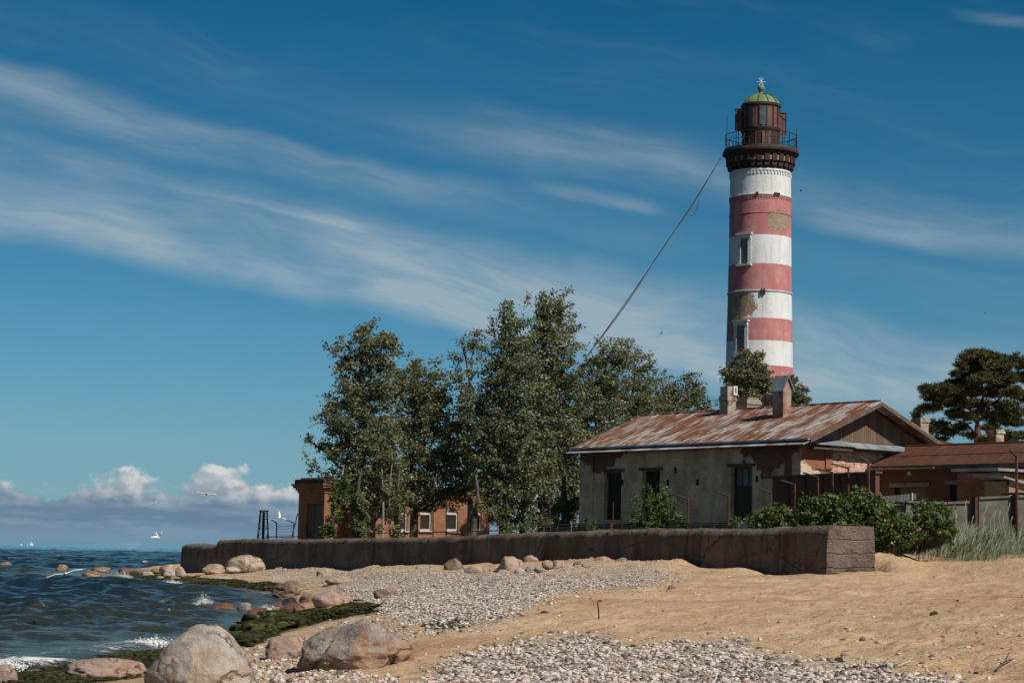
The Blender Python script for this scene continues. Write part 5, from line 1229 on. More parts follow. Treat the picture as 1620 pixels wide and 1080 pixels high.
def panel_fence():
    Y = 76.5; P = at(1398, 850, Y); root = thing('concrete_fence', 'grey concrete panel fence with dark posts behind the rose bushes and dune grass', 'fence', P)
    mc = plain('grey_panel', (.20, .188, .155), (.13, .122, .10), .8, .95, .1, .4, 5)
    q = [(1396, 786), (1432, 791), (1466, 793), (1498, 793.5), (1538, 792), (1548, 786), (1606, 783), (1660, 784)]
    for (a, ya), (b, yb) in zip(q, q[1:]):
        if b - a < 12: continue
        A_, B_ = at(a + 1, ya, Y), at(b - 1, yb, Y); A0, B0 = at(a + 1, 870, Y), at(b - 1, 870, Y)
        MB().prism([A0, B0, B_, A_], (0, .09, 0)).make('panel', mc, root, False, P)
        C_, D_ = at(a + 1, ya + 3.5, Y), at(b - 1, yb + 3.5, Y); MB().prism([C_, D_, B_, A_], (0, -.06, 0)).make('panel_rim', mc, root, False, P)
    for px, yt, w_ in ((1432, 797, .03), (1466, 798, .03), (1498, 798, .03), (1542, 786, .11), (1606, 780, .10)):
        A_ = at(px, yt, Y - .12); B_ = at(px, 870, Y - .12); MB().tube([B_, A_], w_, 4).make('post', M_RUST if w_ > .05 else M_DARKIRON, root, False, P)
    c = MB(); n = 26
    for k in range(n):
        a = 1392 + 58 * k / n; A_ = at(a, 785 - 5 * k / n, Y - .3); c.tube([A_, A_ + np.array([0, 0, -.22])], .032, 5)
    c.make('corrugated_sheet', plain('grey_corrugated', (.17, .165, .15), (.11, .11, .10), 2), root, False, P)
    s = MB(); a = at(1443, 779, Y - .35); s.tube([a, a - np.array([0, 0, .3])], .025, 5); a = at(1335, 790, Y - .3); s.make('white_stub', M_WHITE, root, False, P)
panel_fence()
def mast():
    Y = 119; P = at(416, 854, Y); root = thing('lattice_mast', 'short dark rusty lattice mast standing on the far end of the sea wall', 'mast', P)
    zb = 0; zt = at(416, 808, Y)[2] - P[2]; m = MB(); bw, tw = .33, .19
    c4b = [(-bw, -bw), (bw, -bw), (bw, bw), (-bw, bw)]; c4t = [(x * tw / bw, y * tw / bw) for x, y in c4b]
    for (x, y), (X, Yt) in zip(c4b, c4t): m.beam((x, y, -.4), (X, Yt, zt), .035)
    m.make('leg', M_DARKIRON, root)
    b = MB(); lv = [0.08, .42, .72, 1.0]
    Pt = lambda i, t: (c4b[i % 4][0] + (c4t[i % 4][0] - c4b[i % 4][0]) * t, c4b[i % 4][1] + (c4t[i % 4][1] - c4b[i % 4][1]) * t, zt * t)
    for a_, t in enumerate(lv):
        for i in range(4):
            b.beam(Pt(i, t), Pt(i + 1, t), .022)
            if a_ < 3: b.beam(Pt(i + a_ % 2, t), Pt(i + 1 - a_ % 2 + 0 * a_, lv[a_ + 1]) if True else 0, .018)
    b.make('lattice_brace', M_DARKIRON, root); MB().tube([(0, 0, -.4), (0, 0, zt * .98)], .085, 6).make('core_pipe', M_RUST, root)
    MB().box(-.25, .25, -.25, .25, zt + .002, zt + .05).make('cap_plate', M_DARKIRON, root)
mast()
P = at(469, 815, 116); o = MB().beam(at(462, 848, 116), at(471, 812, 116), .04).make('prop', M_DARKIRON, None, False, P); o.location = P; tag(o, 'dark slanting prop against the left corner of the red brick building', 'prop')

# ================================================================== TREES
def m_leaf(name, stops, trans=.3, rough=.42, spec=.45):
    m, nt, b, co = newmat(name)
    t = nt.add('ShaderNodeAttribute', attribute_name='tint').outputs['Fac']
    c = nt.ramp(t, stops); fin(nt, b, c, rough, None, spec)
    tr = nt.add('ShaderNodeBsdfTranslucent', {'Color': nt.mix(1.0, c, (1.0, 1.05, .55), 'MULTIPLY')})
    mx = nt.add('ShaderNodeMixShader', {0: trans}); nt.l.new(b.outputs[0], mx.inputs[1]); nt.l.new(tr.outputs[0], mx.inputs[2])
    nt.l.new(mx.outputs[0], m.node_tree.nodes['Material Output'].inputs['Surface']); return m
M_POP = m_leaf('poplar_leaf', [(0, (.044, .050, .020)), (.35, (.105, .112, .050)), (.65, (.215, .22, .115)), (1, (.50, .50, .34))], .36, .5, .3)
M_BUSH = m_leaf('bush_leaf', [(0, (.03, .05, .013)), (.5, (.08, .12, .032)), (.85, (.145, .19, .06)), (1, (.26, .29, .13))], .3, .55, .25)
M_ROSE = m_leaf('rose_leaf', [(0, (.035, .055, .015)), (.5, (.095, .135, .04)), (.85, (.165, .205, .07)), (1, (.34, .37, .2))], .3, .55, .25)
M_PINE = m_leaf('pine_needles', [(0, (.030, .034, .014)), (.5, (.060, .062, .024)), (1, (.17, .155, .06))], .12, .6, .25)
M_BARK = plain('grey_bark', (.13, .11, .085), (.055, .045, .036), 2.0, .95, .1, .8, 8)
M_BIRCH = plain('pale_bark', (.36, .33, .26), (.16, .14, .11), 2.5, .9, .1, .6, 8)
M_PBARK = plain('pine_bark', (.20, .10, .06), (.085, .05, .036), 2.0, .95, .1, .8, 6)
M_TWIG = plain('twig', (.085, .07, .055), (.05, .042, .034), 3, .95)
WIND = np.array([.86, .1, .30]); GROW = 1.08

def leaf_mesh(name, C, axis, L, W, tint, mat, parent, base):
    n = len(C); r = RNG.normal(size=(n, 3)); a = axis / (np.linalg.norm(axis, axis=1, keepdims=True) + 1e-9)
    b = np.cross(a, r); b /= np.linalg.norm(b, axis=1, keepdims=True) + 1e-9; nn = np.cross(a, b)
    L = L[:, None]; W = W[:, None]
    fold = nn * W * .22
    V = np.stack([C - a * L * .5, C + b * W * .5 - a * L * .08 + fold, C + a * L * .5, C - b * W * .5 - a * L * .08 + fold], 1).reshape(-1, 3) - base
    F = np.arange(4 * n).reshape(n, 4)
    return put_mesh(name, V, F, mat, parent, False, {'tint': ('FACE', np.clip(tint, 0, 1))})
def spray_points(clumps, Y, per_m2=14.0, leaves=24, spread=.30, length=.75, shell=.45):
    mpp = Y / FPX; P = []; D = []
    for cl in clumps:
        cx, cy, rx, ry = cl[:4]; den = cl[4] if len(cl) > 4 else 1.0; dy = cl[5] if len(cl) > 5 else 0.0
        c = at(cx, cy, Y + dy); ax, az = rx * mpp * GROW, ry * mpp * GROW; ay = .8 * (ax + az) / 2
        n = max(3, int(math.pi * ax * az * per_m2 * den))
        d = RNG.normal(size=(n, 3)); d /= np.linalg.norm(d, axis=1, keepdims=True); rad = RNG.random(n) ** shell
        wob = np.clip(1 + .28 * fbm(d * 1.7 + cx * .37, 3), .6, 1.22)
        p = c + d * (rad * wob)[:, None] * np.array([ax, ay, az]); P.append(p); D.append(d * np.array([1, 1, .8]))
    return np.concatenate(P), np.concatenate(D)
def foliage(clumps, Y, leaf=(.15, .11), per_m2=14.0, leaves=24, length=.75, wind=1.0, spread=.13, shell=.45):
    P, D = spray_points(clumps, Y, per_m2, leaves, length=length, shell=shell); n = len(P)
    dr = D * .8 + WIND * wind + RNG.normal(size=(n, 3)) * .35; dr[:, 0] = np.maximum(dr[:, 0], -.35); dr /= np.linalg.norm(dr, axis=1, keepdims=True)
    ln = length * (.45 + .8 * RNG.random(n))
    t = RNG.random((n, leaves)) ** .8
    C = P[:, None] + dr[:, None] * (ln[:, None] * t)[..., None] + RNG.normal(size=(n, leaves, 3)) * (spread * (1.15 - .6 * t))[..., None]
    C[..., 2] -= (t ** 2) * .10 * ln[:, None]
    ax = dr[:, None] * .7 + RNG.normal(size=(n, leaves, 3)) * .6 + np.array([.25 * wind, 0, -.25])
    sp = RNG.random(n)[:, None]; tint = .30 * sp + .55 * RNG.random((n, leaves)) ** 1.3 + .12
    m = n * leaves; s = .65 + .7 * RNG.random(m)
    return C.reshape(m, 3), ax.reshape(m, 3), leaf[0] * s, leaf[1] * s, tint.reshape(m), P, dr, ln
def tree(name, label, Y, trunk, clumps, group=None, bark=None, mat=None, r0=.2, leaf=(.140, .105), per_m2=8.6, leaves=56, wind=1.25, length=1.0, extra=None, limb=True, cat='tree', twig_every=3):
    base = at(trunk[0][0], trunk[0][1], Y); base[2] = 2.0
    root = thing(name, label, cat, base, 0, group)
    pts = [at(q[0], q[1], Y + (q[2] if len(q) > 2 else 0)) for q in trunk]; pts[0][2] = 1.7
    # smooth the trunk
    dense = []
    for k in range(len(pts) - 1):
        for t in np.linspace(0, 1, 6, endpoint=False):
            p0, p1, p2, p3 = pts[max(k - 1, 0)], pts[k], pts[k + 1], pts[min(k + 2, len(pts) - 1)]
            dense.append(.5 * ((2 * p1) + (-p0 + p2) * t + (2 * p0 - 5 * p1 + 4 * p2 - p3) * t * t + (-p0 + 3 * p1 - 3 * p2 + p3) * t ** 3))
    dense.append(pts[-1]); n = len(dense)
    MB().tube(dense, [r0 * (1 - .85 * k / (n - 1)) ** .9 + .015 for k in range(n)], 8).make('trunk', bark or M_BARK, root, True, base)
    C, ax, L, W, tint, P, dr, ln = foliage(clumps, Y, leaf, per_m2 * (1.6 if length < .6 else 1), leaves, length, wind, .16 if length > .6 else .12)
    if limb:
        mb = MB(); dz = np.array(dense); mpp = Y / FPX
        for cl in clumps:
            c = at(cl[0], cl[1], Y + (cl[5] if len(cl) > 5 else 0)); tgt = c + np.array([0, 0, .25 * cl[3] * mpp])
            low = dz[dz[:, 2] < c[2] - .15 * cl[3] * mpp]
            if len(low) == 0: low = dz[:3]
            s = low[np.argmin(np.linalg.norm(low - (c - np.array([0, 0, 1.2])), axis=1))]; mid = (s + tgt) / 2 + np.array([0, RNG.normal() * .2, -.25])
            mb.tube([s, mid, c, tgt], [r0 * .38, r0 * .28, r0 * .18, .012], 5)
            for k in range(5):
                e = c + RNG.normal(size=3) * np.array([cl[2], cl[2] * .8, cl[3]]) * mpp * .55; mb.tube([(s + c) / 2 * .4 + c * .6, (c + e) / 2 + np.array([0, 0, .1]), e], [r0 * .16, r0 * .1, .01], 4)
        for k in range(0, len(P), twig_every):
            mb.tube([P[k] - dr[k] * .35 - np.array([0, 0, .12]), P[k], P[k] + dr[k] * ln[k] * .9], [.016, .012, .006], 3, False)
        mb.make('branches', M_TWIG if bark is None else bark, root, False, base)
    leaf_mesh('crown', C, ax, L, W, tint, mat or M_POP, root, base)
    return root
G = 'windblown poplars along the sea wall'
tree('poplar', 'leftmost windblown poplar with a tall loose top and low drooping left boughs', 114, [(580, 860), (577, 800), (572, 740), (580, 670), (572, 600), (572, 540)],
     [(578, 548, 34, 30), (545, 562, 24, 22, .7), (598, 560, 24, 26), (560, 596, 34, 26), (596, 606, 30, 28, .9), (540, 640, 34, 24), (580, 650, 44, 34), (520, 664, 26, 16, .8), (556, 692, 48, 30), (608, 800, 26, 12, .7), (560, 786, 30, 14, .8), (498, 704, 22, 12, .7), (525, 728, 40, 18, .9), (590, 716, 44, 34), (560, 758, 50, 24), (600, 778, 44, 26), (516, 752, 18, 12, .5)], G, r0=.26)
tree('poplar', 'bushy poplar with a rounded top standing just right of the leftmost poplar', 116, [(654, 860), (655, 800), (650, 740), (655, 670), (655, 610)],
     [(655, 598, 34, 26), (676, 618, 28, 26), (630, 620, 24, 24), (652, 650, 46, 34), (690, 660, 24, 28, .9), (628, 690, 40, 30), (676, 700, 44, 34), (640, 735, 50, 30), (690, 745, 40, 30), (630, 772, 46, 24), (676, 782, 44, 22), (700, 720, 20, 20, .8), (716, 772, 26, 18, .8), (650, 796, 40, 9, .6)], G, r0=.24)
tree('poplar', 'thin poplar with a sparse bare topped crown in the gap between two bushy trees', 119, [(742, 860), (744, 790), (738, 720), (746, 640), (738, 570), (728, 535)],
     [(730, 538, 20, 14, .55), (752, 545, 18, 12, .5), (716, 560, 14, 10, .4), (762, 566, 14, 12, .4), (724, 602, 20, 18, .35), (738, 634, 26, 22, .75), (728, 664, 22, 22, .8), (752, 690, 30, 30), (732, 716, 22, 26, .9), (750, 760, 34, 26, .8)], G, r0=.17, bark=M_BIRCH)
tree('poplar', 'dense tall poplar with a narrow pointed top left of the tallest poplar', 113, [(797, 860), (795, 800), (790, 720), (798, 640), (800, 560), (798, 505)],
     [(797, 508, 17, 20), (806, 538, 26, 24), (788, 560, 22, 24), (818, 572, 30, 30), (780, 604, 34, 30), (812, 626, 40, 36), (762, 646, 26, 26), (790, 672, 46, 36), (770, 706, 44, 34), (816, 706, 44, 38), (782, 744, 46, 32), (826, 752, 40, 34), (800, 786, 40, 26), (764, 780, 30, 20, .8), (788, 808, 34, 16, .8), (820, 820, 24, 14, .7)], G, r0=.25)
tree('poplar', 'tallest poplar in the group its top bending right towards the lighthouse', 116, [(860, 860), (862, 790), (858, 700), (852, 620), (860, 540), (868, 480)],
     [(868, 486, 24, 18), (850, 502, 20, 20), (884, 504, 18, 18), (862, 532, 36, 26), (894, 548, 18, 18, .8), (848, 562, 34, 28), (878, 584, 34, 28), (850, 614, 40, 32), (888, 634, 30, 30), (852, 668, 42, 36), (884, 690, 36, 36), (850, 724, 40, 34), (888, 744, 32, 36), (868, 782, 40, 28), (896, 788, 20, 26), (866, 812, 36, 14, .8), (902, 818, 14, 16, .8)], G, r0=.27)
tree('poplar', 'broad leafy poplar behind the far end of the tin roof with two rounded tops', 124, [(938, 860), (940, 760), (944, 680), (950, 610), (966, 560)],
     [(964, 560, 30, 18), (946, 576, 22, 18), (984, 568, 14, 14, .8), (930, 606, 24, 26), (962, 606, 32, 26), (918, 640, 26, 30), (950, 648, 36, 30), (922, 690, 30, 30), (960, 690, 34, 28), (930, 740, 30, 34)], G, r0=.22)
tree('poplar', 'poplar with a single tufted top rising over the middle of the tin roof', 127, [(990, 860), (992, 740), (996, 660), (1004, 600)],
     [(1004, 576, 15, 15), (1002, 600, 18, 16), (992, 630, 30, 22), (1022, 634, 26, 20, .9), (990, 664, 36, 24), (1030, 664, 30, 18)], G, r0=.2)
tree('poplar', 'rightmost low poplar with ragged boughs reaching right above the tin roof', 130, [(1062, 860), (1062, 740), (1060, 670), (1062, 620)],
     [(1046, 604, 16, 8, .7), (1038, 620, 18, 14), (1068, 604, 14, 5, .7), (1062, 634, 26, 18), (1090, 612, 12, 15, .9), (1094, 636, 20, 14, .8), (1112, 640, 12, 6, .7), (1078, 654, 34, 14), (1104, 654, 14, 7, .6), (1042, 652, 26, 14)], G, r0=.18)
tree('young_tree', 'round young tree in front of the lighthouse base behind the left chimney', 124, [(1182, 760), (1182, 680), (1180, 630), (1180, 600)],
     [(1180, 572, 20, 14), (1166, 586, 22, 16), (1194, 588, 20, 16), (1158, 596, 16, 12, .8), (1180, 606, 30, 18), (1188, 628, 28, 18), (1166, 634, 14, 16, .8), (1206, 612, 14, 12, .6), (1212, 640, 18, 14), (1222, 604, 6, 5, .5)], None, r0=.12, leaf=(.14, .10), length=.55)
tree('young_tree', 'low tree sloping to the right of the lighthouse base behind the gabled roof vent', 125, [(1252, 760), (1252, 680), (1250, 620)],
     [(1246, 604, 10, 8, .8), (1252, 618, 14, 14), (1262, 630, 16, 14), (1246, 640, 14, 16), (1270, 642, 14, 10), (1256, 654, 22, 10)], None, r0=.1, leaf=(.14, .10), length=.45)
# slender stems and ivy grown trunks under the crowns
tree('slender_tree', 'leaning sapling wrapped in pale leaves in front of the grey door of the red building', 111, [(524, 862), (524, 830), (528, 800), (538, 770), (544, 735)],
     [(541, 768, 8, 16, 1), (533, 790, 12, 15, 1), (527, 814, 9, 14, .9), (524, 838, 10, 12, .9), (512, 842, 12, 8, 1)], 'slim trunks at the foot of the poplars', bark=M_BIRCH, r0=.10, leaf=(.13, .09), length=.3, mat=M_BUSH, limb=False)
tree('slender_tree', 'dark ivy clad trunk before the shaded corner of the red building', 112, [(570, 862), (572, 820), (566, 780), (572, 740)],
     [(572, 800, 9, 26, 1.4), (566, 826, 11, 22, 1.6), (574, 848, 10, 9, 1), (560, 790, 8, 16, 1)], 'slim trunks at the foot of the poplars', r0=.20, leaf=(.13, .09), length=.25, limb=False)
tree('slender_tree', 'pale straight birch like stem against the sunlit red brick', 113, [(605, 862), (606, 820), (606, 780), (604, 740)], [(604, 770, 10, 12, .6), (601, 838, 5, 14, .6)], 'slim trunks at the foot of the poplars', bark=M_BIRCH, r0=.075, leaf=(.13, .09), length=.3, limb=False)
tree('slender_tree', 'thin pale stem with a broken side branch left of the first arched window', 113, [(617, 862), (617, 820), (616, 780), (620, 735)], [(618, 776, 8, 10, .5), (628, 846, 8, 8, .7)], 'slim trunks at the foot of the poplars', bark=M_BIRCH, r0=.05, leaf=(.13, .09), length=.3, limb=False)
tree('slender_tree', 'dark leafy trunk hiding the left side of the first arched window', 113, [(627, 862), (627, 820), (629, 780), (632, 740)], [(626, 820, 7, 26, 1.2), (628, 850, 9, 8, 1.0)], 'slim trunks at the foot of the poplars', r0=.14, leaf=(.13, .09), length=.22, limb=False)
tree('slender_tree', 'crooked dark trunk right of the fourth arched window', 112, [(748, 862), (750, 825), (756, 790), (752, 750)], [(757, 800, 10, 12, .8), (778, 815, 16, 14, .7), (792, 832, 14, 12, .9)], 'slim trunks at the foot of the poplars', r0=.2, leaf=(.13, .09), length=.3, limb=False)
tree('slender_tree', 'stout dark trunk under the crowns left of the house', 110, [(894, 862), (895, 820), (892, 780), (892, 740)], [(884, 812, 14, 20, .8), (905, 800, 10, 22, .9), (872, 824, 10, 12, .7)], 'slim trunks at the foot of the poplars', r0=.3, leaf=(.13, .09), length=.3, limb=False)
tree('slender_tree', 'dim trunk pair in the shade below the dense tall poplar', 118, [(828, 862), (826, 820), (830, 780), (828, 740)], [(842, 812, 16, 18, .7), (816, 822, 14, 16, .7), (850, 832, 14, 10, .9)], 'slim trunks at the foot of the poplars', r0=.18, leaf=(.13, .09), length=.3, limb=False)

# pine on the right
def pine():
    Y = 148; base = at(1545, 705, Y); base[2] = 2.3; mpp = Y / FPX
    root = thing('pine_tree', 'spreading dark pine with an umbrella crown rising behind the right hand roofs', 'tree', base)
    limbs = [[(1545, 780), (1546, 720), (1547, 690), (1546, 672)], [(1546, 690), (1536, 678), (1526, 668), (1508, 664), (1490, 660)], [(1546, 672), (1540, 655), (1530, 640), (1520, 620), (1510, 612)], [(1546, 675), (1549, 650), (1556, 625), (1552, 600), (1548, 578)], [(1548, 660), (1566, 645), (1582, 630), (1592, 612), (1604, 596)], [(1548, 665), (1572, 655), (1596, 648), (1620, 640)], [(1535, 648), (1512, 640), (1488, 632), (1466, 628)], [(1538, 668), (1515, 672), (1492, 676), (1468, 672), (1452, 664)], [(1556, 625), (1570, 605), (1580, 590)], [(1546, 690), (1575, 684), (1610, 676)]]
    rd = [.30, .10, .13, .16, .14, .10, .07, .07, .08, .07]
    mb = MB(); tk = MB()
    for k, (l, r) in enumerate(zip(limbs, rd)):
        p = [at(a, b, Y + (0 if k == 0 else RNG.normal() * .8 * i)) for i, (a, b) in enumerate(l)]
        if k == 0: p[0][2] = 2.0; tk.tube(p, [.34, .30, .26, .2], 8)
        else: mb.tube(p, [r * (1 - .7 * i / (len(p) - 1)) for i in range(len(p))], 6)
    tk.make('trunk', M_PBARK, root, True, base); mb.make('branches', M_PBARK, root, True, base)
    cl = [(1545, 562, 26, 7), (1532, 570, 16, 6), (1562, 566, 26, 8), (1520, 578, 10, 5, .8), (1548, 582, 30, 8), (1580, 580, 24, 8), (1606, 570, 18, 7), (1620, 576, 16, 8), (1512, 592, 10, 5), (1530, 598, 18, 6), (1560, 600, 26, 7), (1590, 598, 22, 7), (1616, 596, 20, 7),
          (1506, 607, 14, 6), (1526, 612, 16, 6), (1470, 618, 18, 6), (1490, 616, 16, 6), (1510, 624, 20, 7), (1480, 630, 20, 6), (1540, 620, 20, 7), (1570, 620, 22, 7), (1604, 622, 20, 7), (1624, 630, 14, 7), (1500, 638, 20, 6), (1460, 648, 12, 5), (1476, 646, 14, 5), (1526, 640, 18, 6), (1556, 640, 18, 6), (1590, 642, 22, 6), (1616, 652, 20, 6), (1450, 658, 8, 4), (1510, 654, 16, 6), (1545, 656, 16, 6), (1574, 660, 20, 6), (1604, 668, 20, 6), (1486, 672, 16, 5), (1470, 680, 14, 4), (1500, 684, 18, 5), (1520, 676, 12, 5), (1566, 676, 16, 5), (1590, 688, 20, 5), (1615, 690, 16, 5), (1535, 690, 12, 4, .7), (1640, 590, 20, 8), (1650, 612, 20, 8), (1644, 640, 20, 7), (1648, 668, 20, 6), (1642, 692, 18, 5), (1585, 655, 18, 5), (1460, 690, 14, 4, .8), (1485, 696, 14, 4, .7), (1558, 696, 14, 4, .6), (1600, 700, 16, 4, .8), (1532, 660, 14, 5), (1580, 608, 18, 6)]
    P = []
    for c in cl:
        den = c[4] if len(c) > 4 else 1; dy = RNG.normal() * 2.2; ctr = at(c[0], c[1], Y + dy); n = int(c[2] * c[3] * .74 * den)
        d = RNG.normal(size=(n, 3)); d /= np.linalg.norm(d, axis=1, keepdims=True)
        P.append(ctr + d * (RNG.random(n) ** .5)[:, None] * np.array([c[2] * 1.08, (c[2] + c[3]) * .7, c[3] * 1.35]) * mpp * (1 + .3 * fbm(d * 1.6 + c[0], 2))[:, None])
    P = np.concatenate(P); n = len(P); k = 26
    up = RNG.normal(size=(n, k, 3)) * np.array([1, 1, .7]) + np.array([0.15, 0, .55]); up /= np.linalg.norm(up, axis=2, keepdims=True)
    C = P[:, None] + up * (.10 + .12 * RNG.random((n, k, 1)))
    m = n * k; s = .7 + .6 * RNG.random(m)
    leaf_mesh('crown', C.reshape(m, 3), up.reshape(m, 3), .30 * s, .05 * s, (.2 + .35 * RNG.random((n, 1)) + .45 * RNG.random((n, k))).reshape(m), M_PINE, root, base)
pine()

# ================================================================== BUSHES, DUNE GRASS
M_PETAL = plain('pink_petal', (.50, .17, .19), (.40, .12, .14), 5, .7)
def bush(name, label, Y, clumps, flowers=(), mat=None, leaf=(.12, .085), per=50, group=None, cat='bush', length=.3, wind=.3):
    cx = sum(c[0] for c in clumps) / len(clumps); base = at(cx, max(c[1] + c[3] for c in clumps), Y); root = thing(name, label, cat, base, 0, group)
    C, ax, L, W, tint, P, dr, ln = foliage(clumps, Y, leaf, per, 22, length, wind, .075, .4)
    leaf_mesh('leaves', C, ax, L, W, tint, mat or M_ROSE, root, base)
    mb = MB()
    for k in range(0, len(P), 9): mb.tube([np.array([P[k][0] * .6 + base[0] * .4, P[k][1] * .5 + Y * .5, base[2] - .2]), (P[k] + base) / 2 + np.array([0, 0, .15]), P[k] + dr[k] * ln[k]], [.02, .012, .005], 3, False)
    mb.make('stems', M_TWIG, root, False, base)
    me = None
    for fx, fy in flowers:
        p = at(fx, fy, Y - .8)
        if me is None:
            m = MB(); 
            for k in range(6):
                a = k * math.pi / 3; e = np.array([math.cos(a), -.45, math.sin(a)]); t = np.array([-math.sin(a), 0, math.cos(a)])
                m.raw([np.zeros(3), e * .05 + t * .035, e * .09, e * .05 - t * .035], [(0, 1, 2, 3)])
            o = m.make('flower', M_PETAL, root); me = o.data
        else:
            o = bpy.data.objects.new('flower', me); COL.objects.link(o); o.parent = root
        o.location = p - base; s = .36 + .25 * random.random(); o.scale = (s, s, s); o.rotation_euler = (random.uniform(-.5, .5), random.uniform(0, 3), random.uniform(-.6, .6))
    return root
bush('green_bush', 'round bright green bush on the wall in front of the second house window', 79, [(1040, 786, 14, 14), (1030, 802, 20, 16), (1052, 806, 18, 16), (1022, 820, 18, 14), (1044, 824, 28, 14), (1066, 824, 16, 10), (1014, 832, 14, 8, .8)], mat=M_BUSH, leaf=(.10, .065), length=.35)
RG = 'wild rose bushes behind the end of the wall'
bush('rose_bush', 'low pale green wild rose bush at the left end of the roses', 72, [(1204, 818, 18, 12), (1226, 814, 20, 14), (1246, 818, 18, 14), (1214, 828, 30, 8)], [(1247, 803), (1252, 806), (1236, 813)], group=RG)
bush('rose_bush', 'wild rose bush rising under the dark yard wall with one high pink bloom', 70.5, [(1266, 818, 18, 14), (1290, 808, 22, 18), (1314, 806, 22, 18), (1300, 824, 34, 12), (1276, 830, 26, 8)], [(1315, 789), (1314, 791), (1323, 821), (1331, 822), (1290, 815)], group=RG)
bush('rose_bush', 'tallest dark green wild rose bush behind the end block of the wall', 69.5, [(1340, 806, 24, 20), (1364, 800, 22, 18), (1384, 806, 22, 20), (1350, 826, 30, 16), (1380, 830, 28, 20), (1398, 838, 20, 16), (1376, 850, 26, 10)], [(1408, 806), (1414, 804), (1412, 816), (1424, 810), (1413, 818), (1398, 812), (1386, 797)], group=RG)
bush('rose_bush', 'dark wild rose bush right of the wall reaching down to the sand', 68.5, [(1404, 824, 20, 18), (1420, 838, 22, 18), (1400, 850, 24, 12), (1424, 852, 20, 10)], [(1400, 822), (1411, 830)], group=RG)
bush('rose_bush', 'rounded rose bush before the concrete fence with few pink blooms', 69, [(1462, 812, 20, 16), (1482, 818, 20, 18), (1452, 826, 20, 18), (1478, 838, 26, 16), (1452, 846, 22, 12), (1498, 836, 12, 14)], [(1454, 813), (1453, 838), (1456, 835), (1487, 842)], group=RG)
bush('weed_clump', 'wispy green weeds on the wall at the foot of the poplars', 88, [(822, 838, 12, 6, .7), (844, 832, 10, 8, .7), (806, 842, 14, 4, .8), (858, 834, 10, 7, .6)], mat=M_BUSH, leaf=(.12, .07), cat='weeds', length=.4)
bush('weed_clump', 'small weed tuft on the wall beside the thin rod before the house', 81, [(934, 832, 5, 6, .8), (932, 826, 3, 4, .6)], mat=M_BUSH, leaf=(.10, .06), cat='weeds')
bush('weed_clump', 'low weeds on the wall left of the rose bushes', 76, [(1160, 826, 12, 4, .8), (1180, 827, 14, 4, .8)], mat=M_BUSH, cat='weeds')
bush('weed_clump', 'green weeds growing among the stones below the wall', 84, [(836, 893, 9, 4, 1), (822, 888, 4, 4, .8), (845, 890, 5, 3, .8)], mat=M_BUSH, cat='weeds', length=.2)
bush('weed_clump', 'small green tuft at the right end of the stone row below the wall', 74, [(972, 886, 7, 4, .9), (969, 882, 3, 3, .8)], mat=M_BUSH, cat='weeds', length=.2)
bush('weed_clump', 'low creeping green patch on the sand below the rose bushes', float(ground_hit(1448, 886)[0][1]), [(1448, 884, 12, 3, .9), (1456, 880, 8, 3, .7)], mat=M_BUSH, cat='weeds', length=.15, leaf=(.06, .04))

def m_grass():
    m, nt, b, co = newmat('dune_grass'); t = nt.add('ShaderNodeAttribute', attribute_name='tint').outputs['Fac']
    fin(nt, b, nt.ramp(t, [(0, (.075, .085, .035)), (.45, (.17, .19, .105)), (.8, (.30, .33, .22)), (.93, (.42, .43, .32)), (1, (.50, .43, .26))]), .6, None, .3); return m
M_GRASS = m_grass()
def blades(name, label, P, H, w, lean, tint, k=4, kind='stuff', cat='grass'):
    n = len(P); a = RNG.random(n) * 6.283; ld = np.stack([np.cos(a) * .5 + .75, np.sin(a) * .5, np.zeros(n)], -1) * (lean * (.4 + RNG.random(n)))[:, None]
    side = np.stack([np.cos(a + 1.2), np.sin(a + 1.2), np.zeros(n)], -1); V = []
    for j in range(k + 1):
        t = j / k; c = P + np.array([0, 0, 1.0]) * (H * (t - .22 * t ** 3 * lean))[:, None] + ld * (H * t ** 2)[:, None]; ww = (w * (1 - t ** 1.6) + .0015)[:, None]
        V += [c - side * ww, c + side * ww]
    V = np.stack(V, 1).reshape(-1, 3); F = []
    o = np.arange(n) * 2 * (k + 1)
    for j in range(k): F.append(np.stack([o + 2 * j, o + 2 * j + 1, o + 2 * j + 3, o + 2 * j + 2], -1))
    F = np.stack(F, 1).reshape(-1, 4)
    ob = put_mesh(name, V, F, M_GRASS, None, False, {'tint': ('FACE', np.repeat(np.clip(tint, 0, 1), k))}); tag(ob, label, cat, kind=kind); return ob
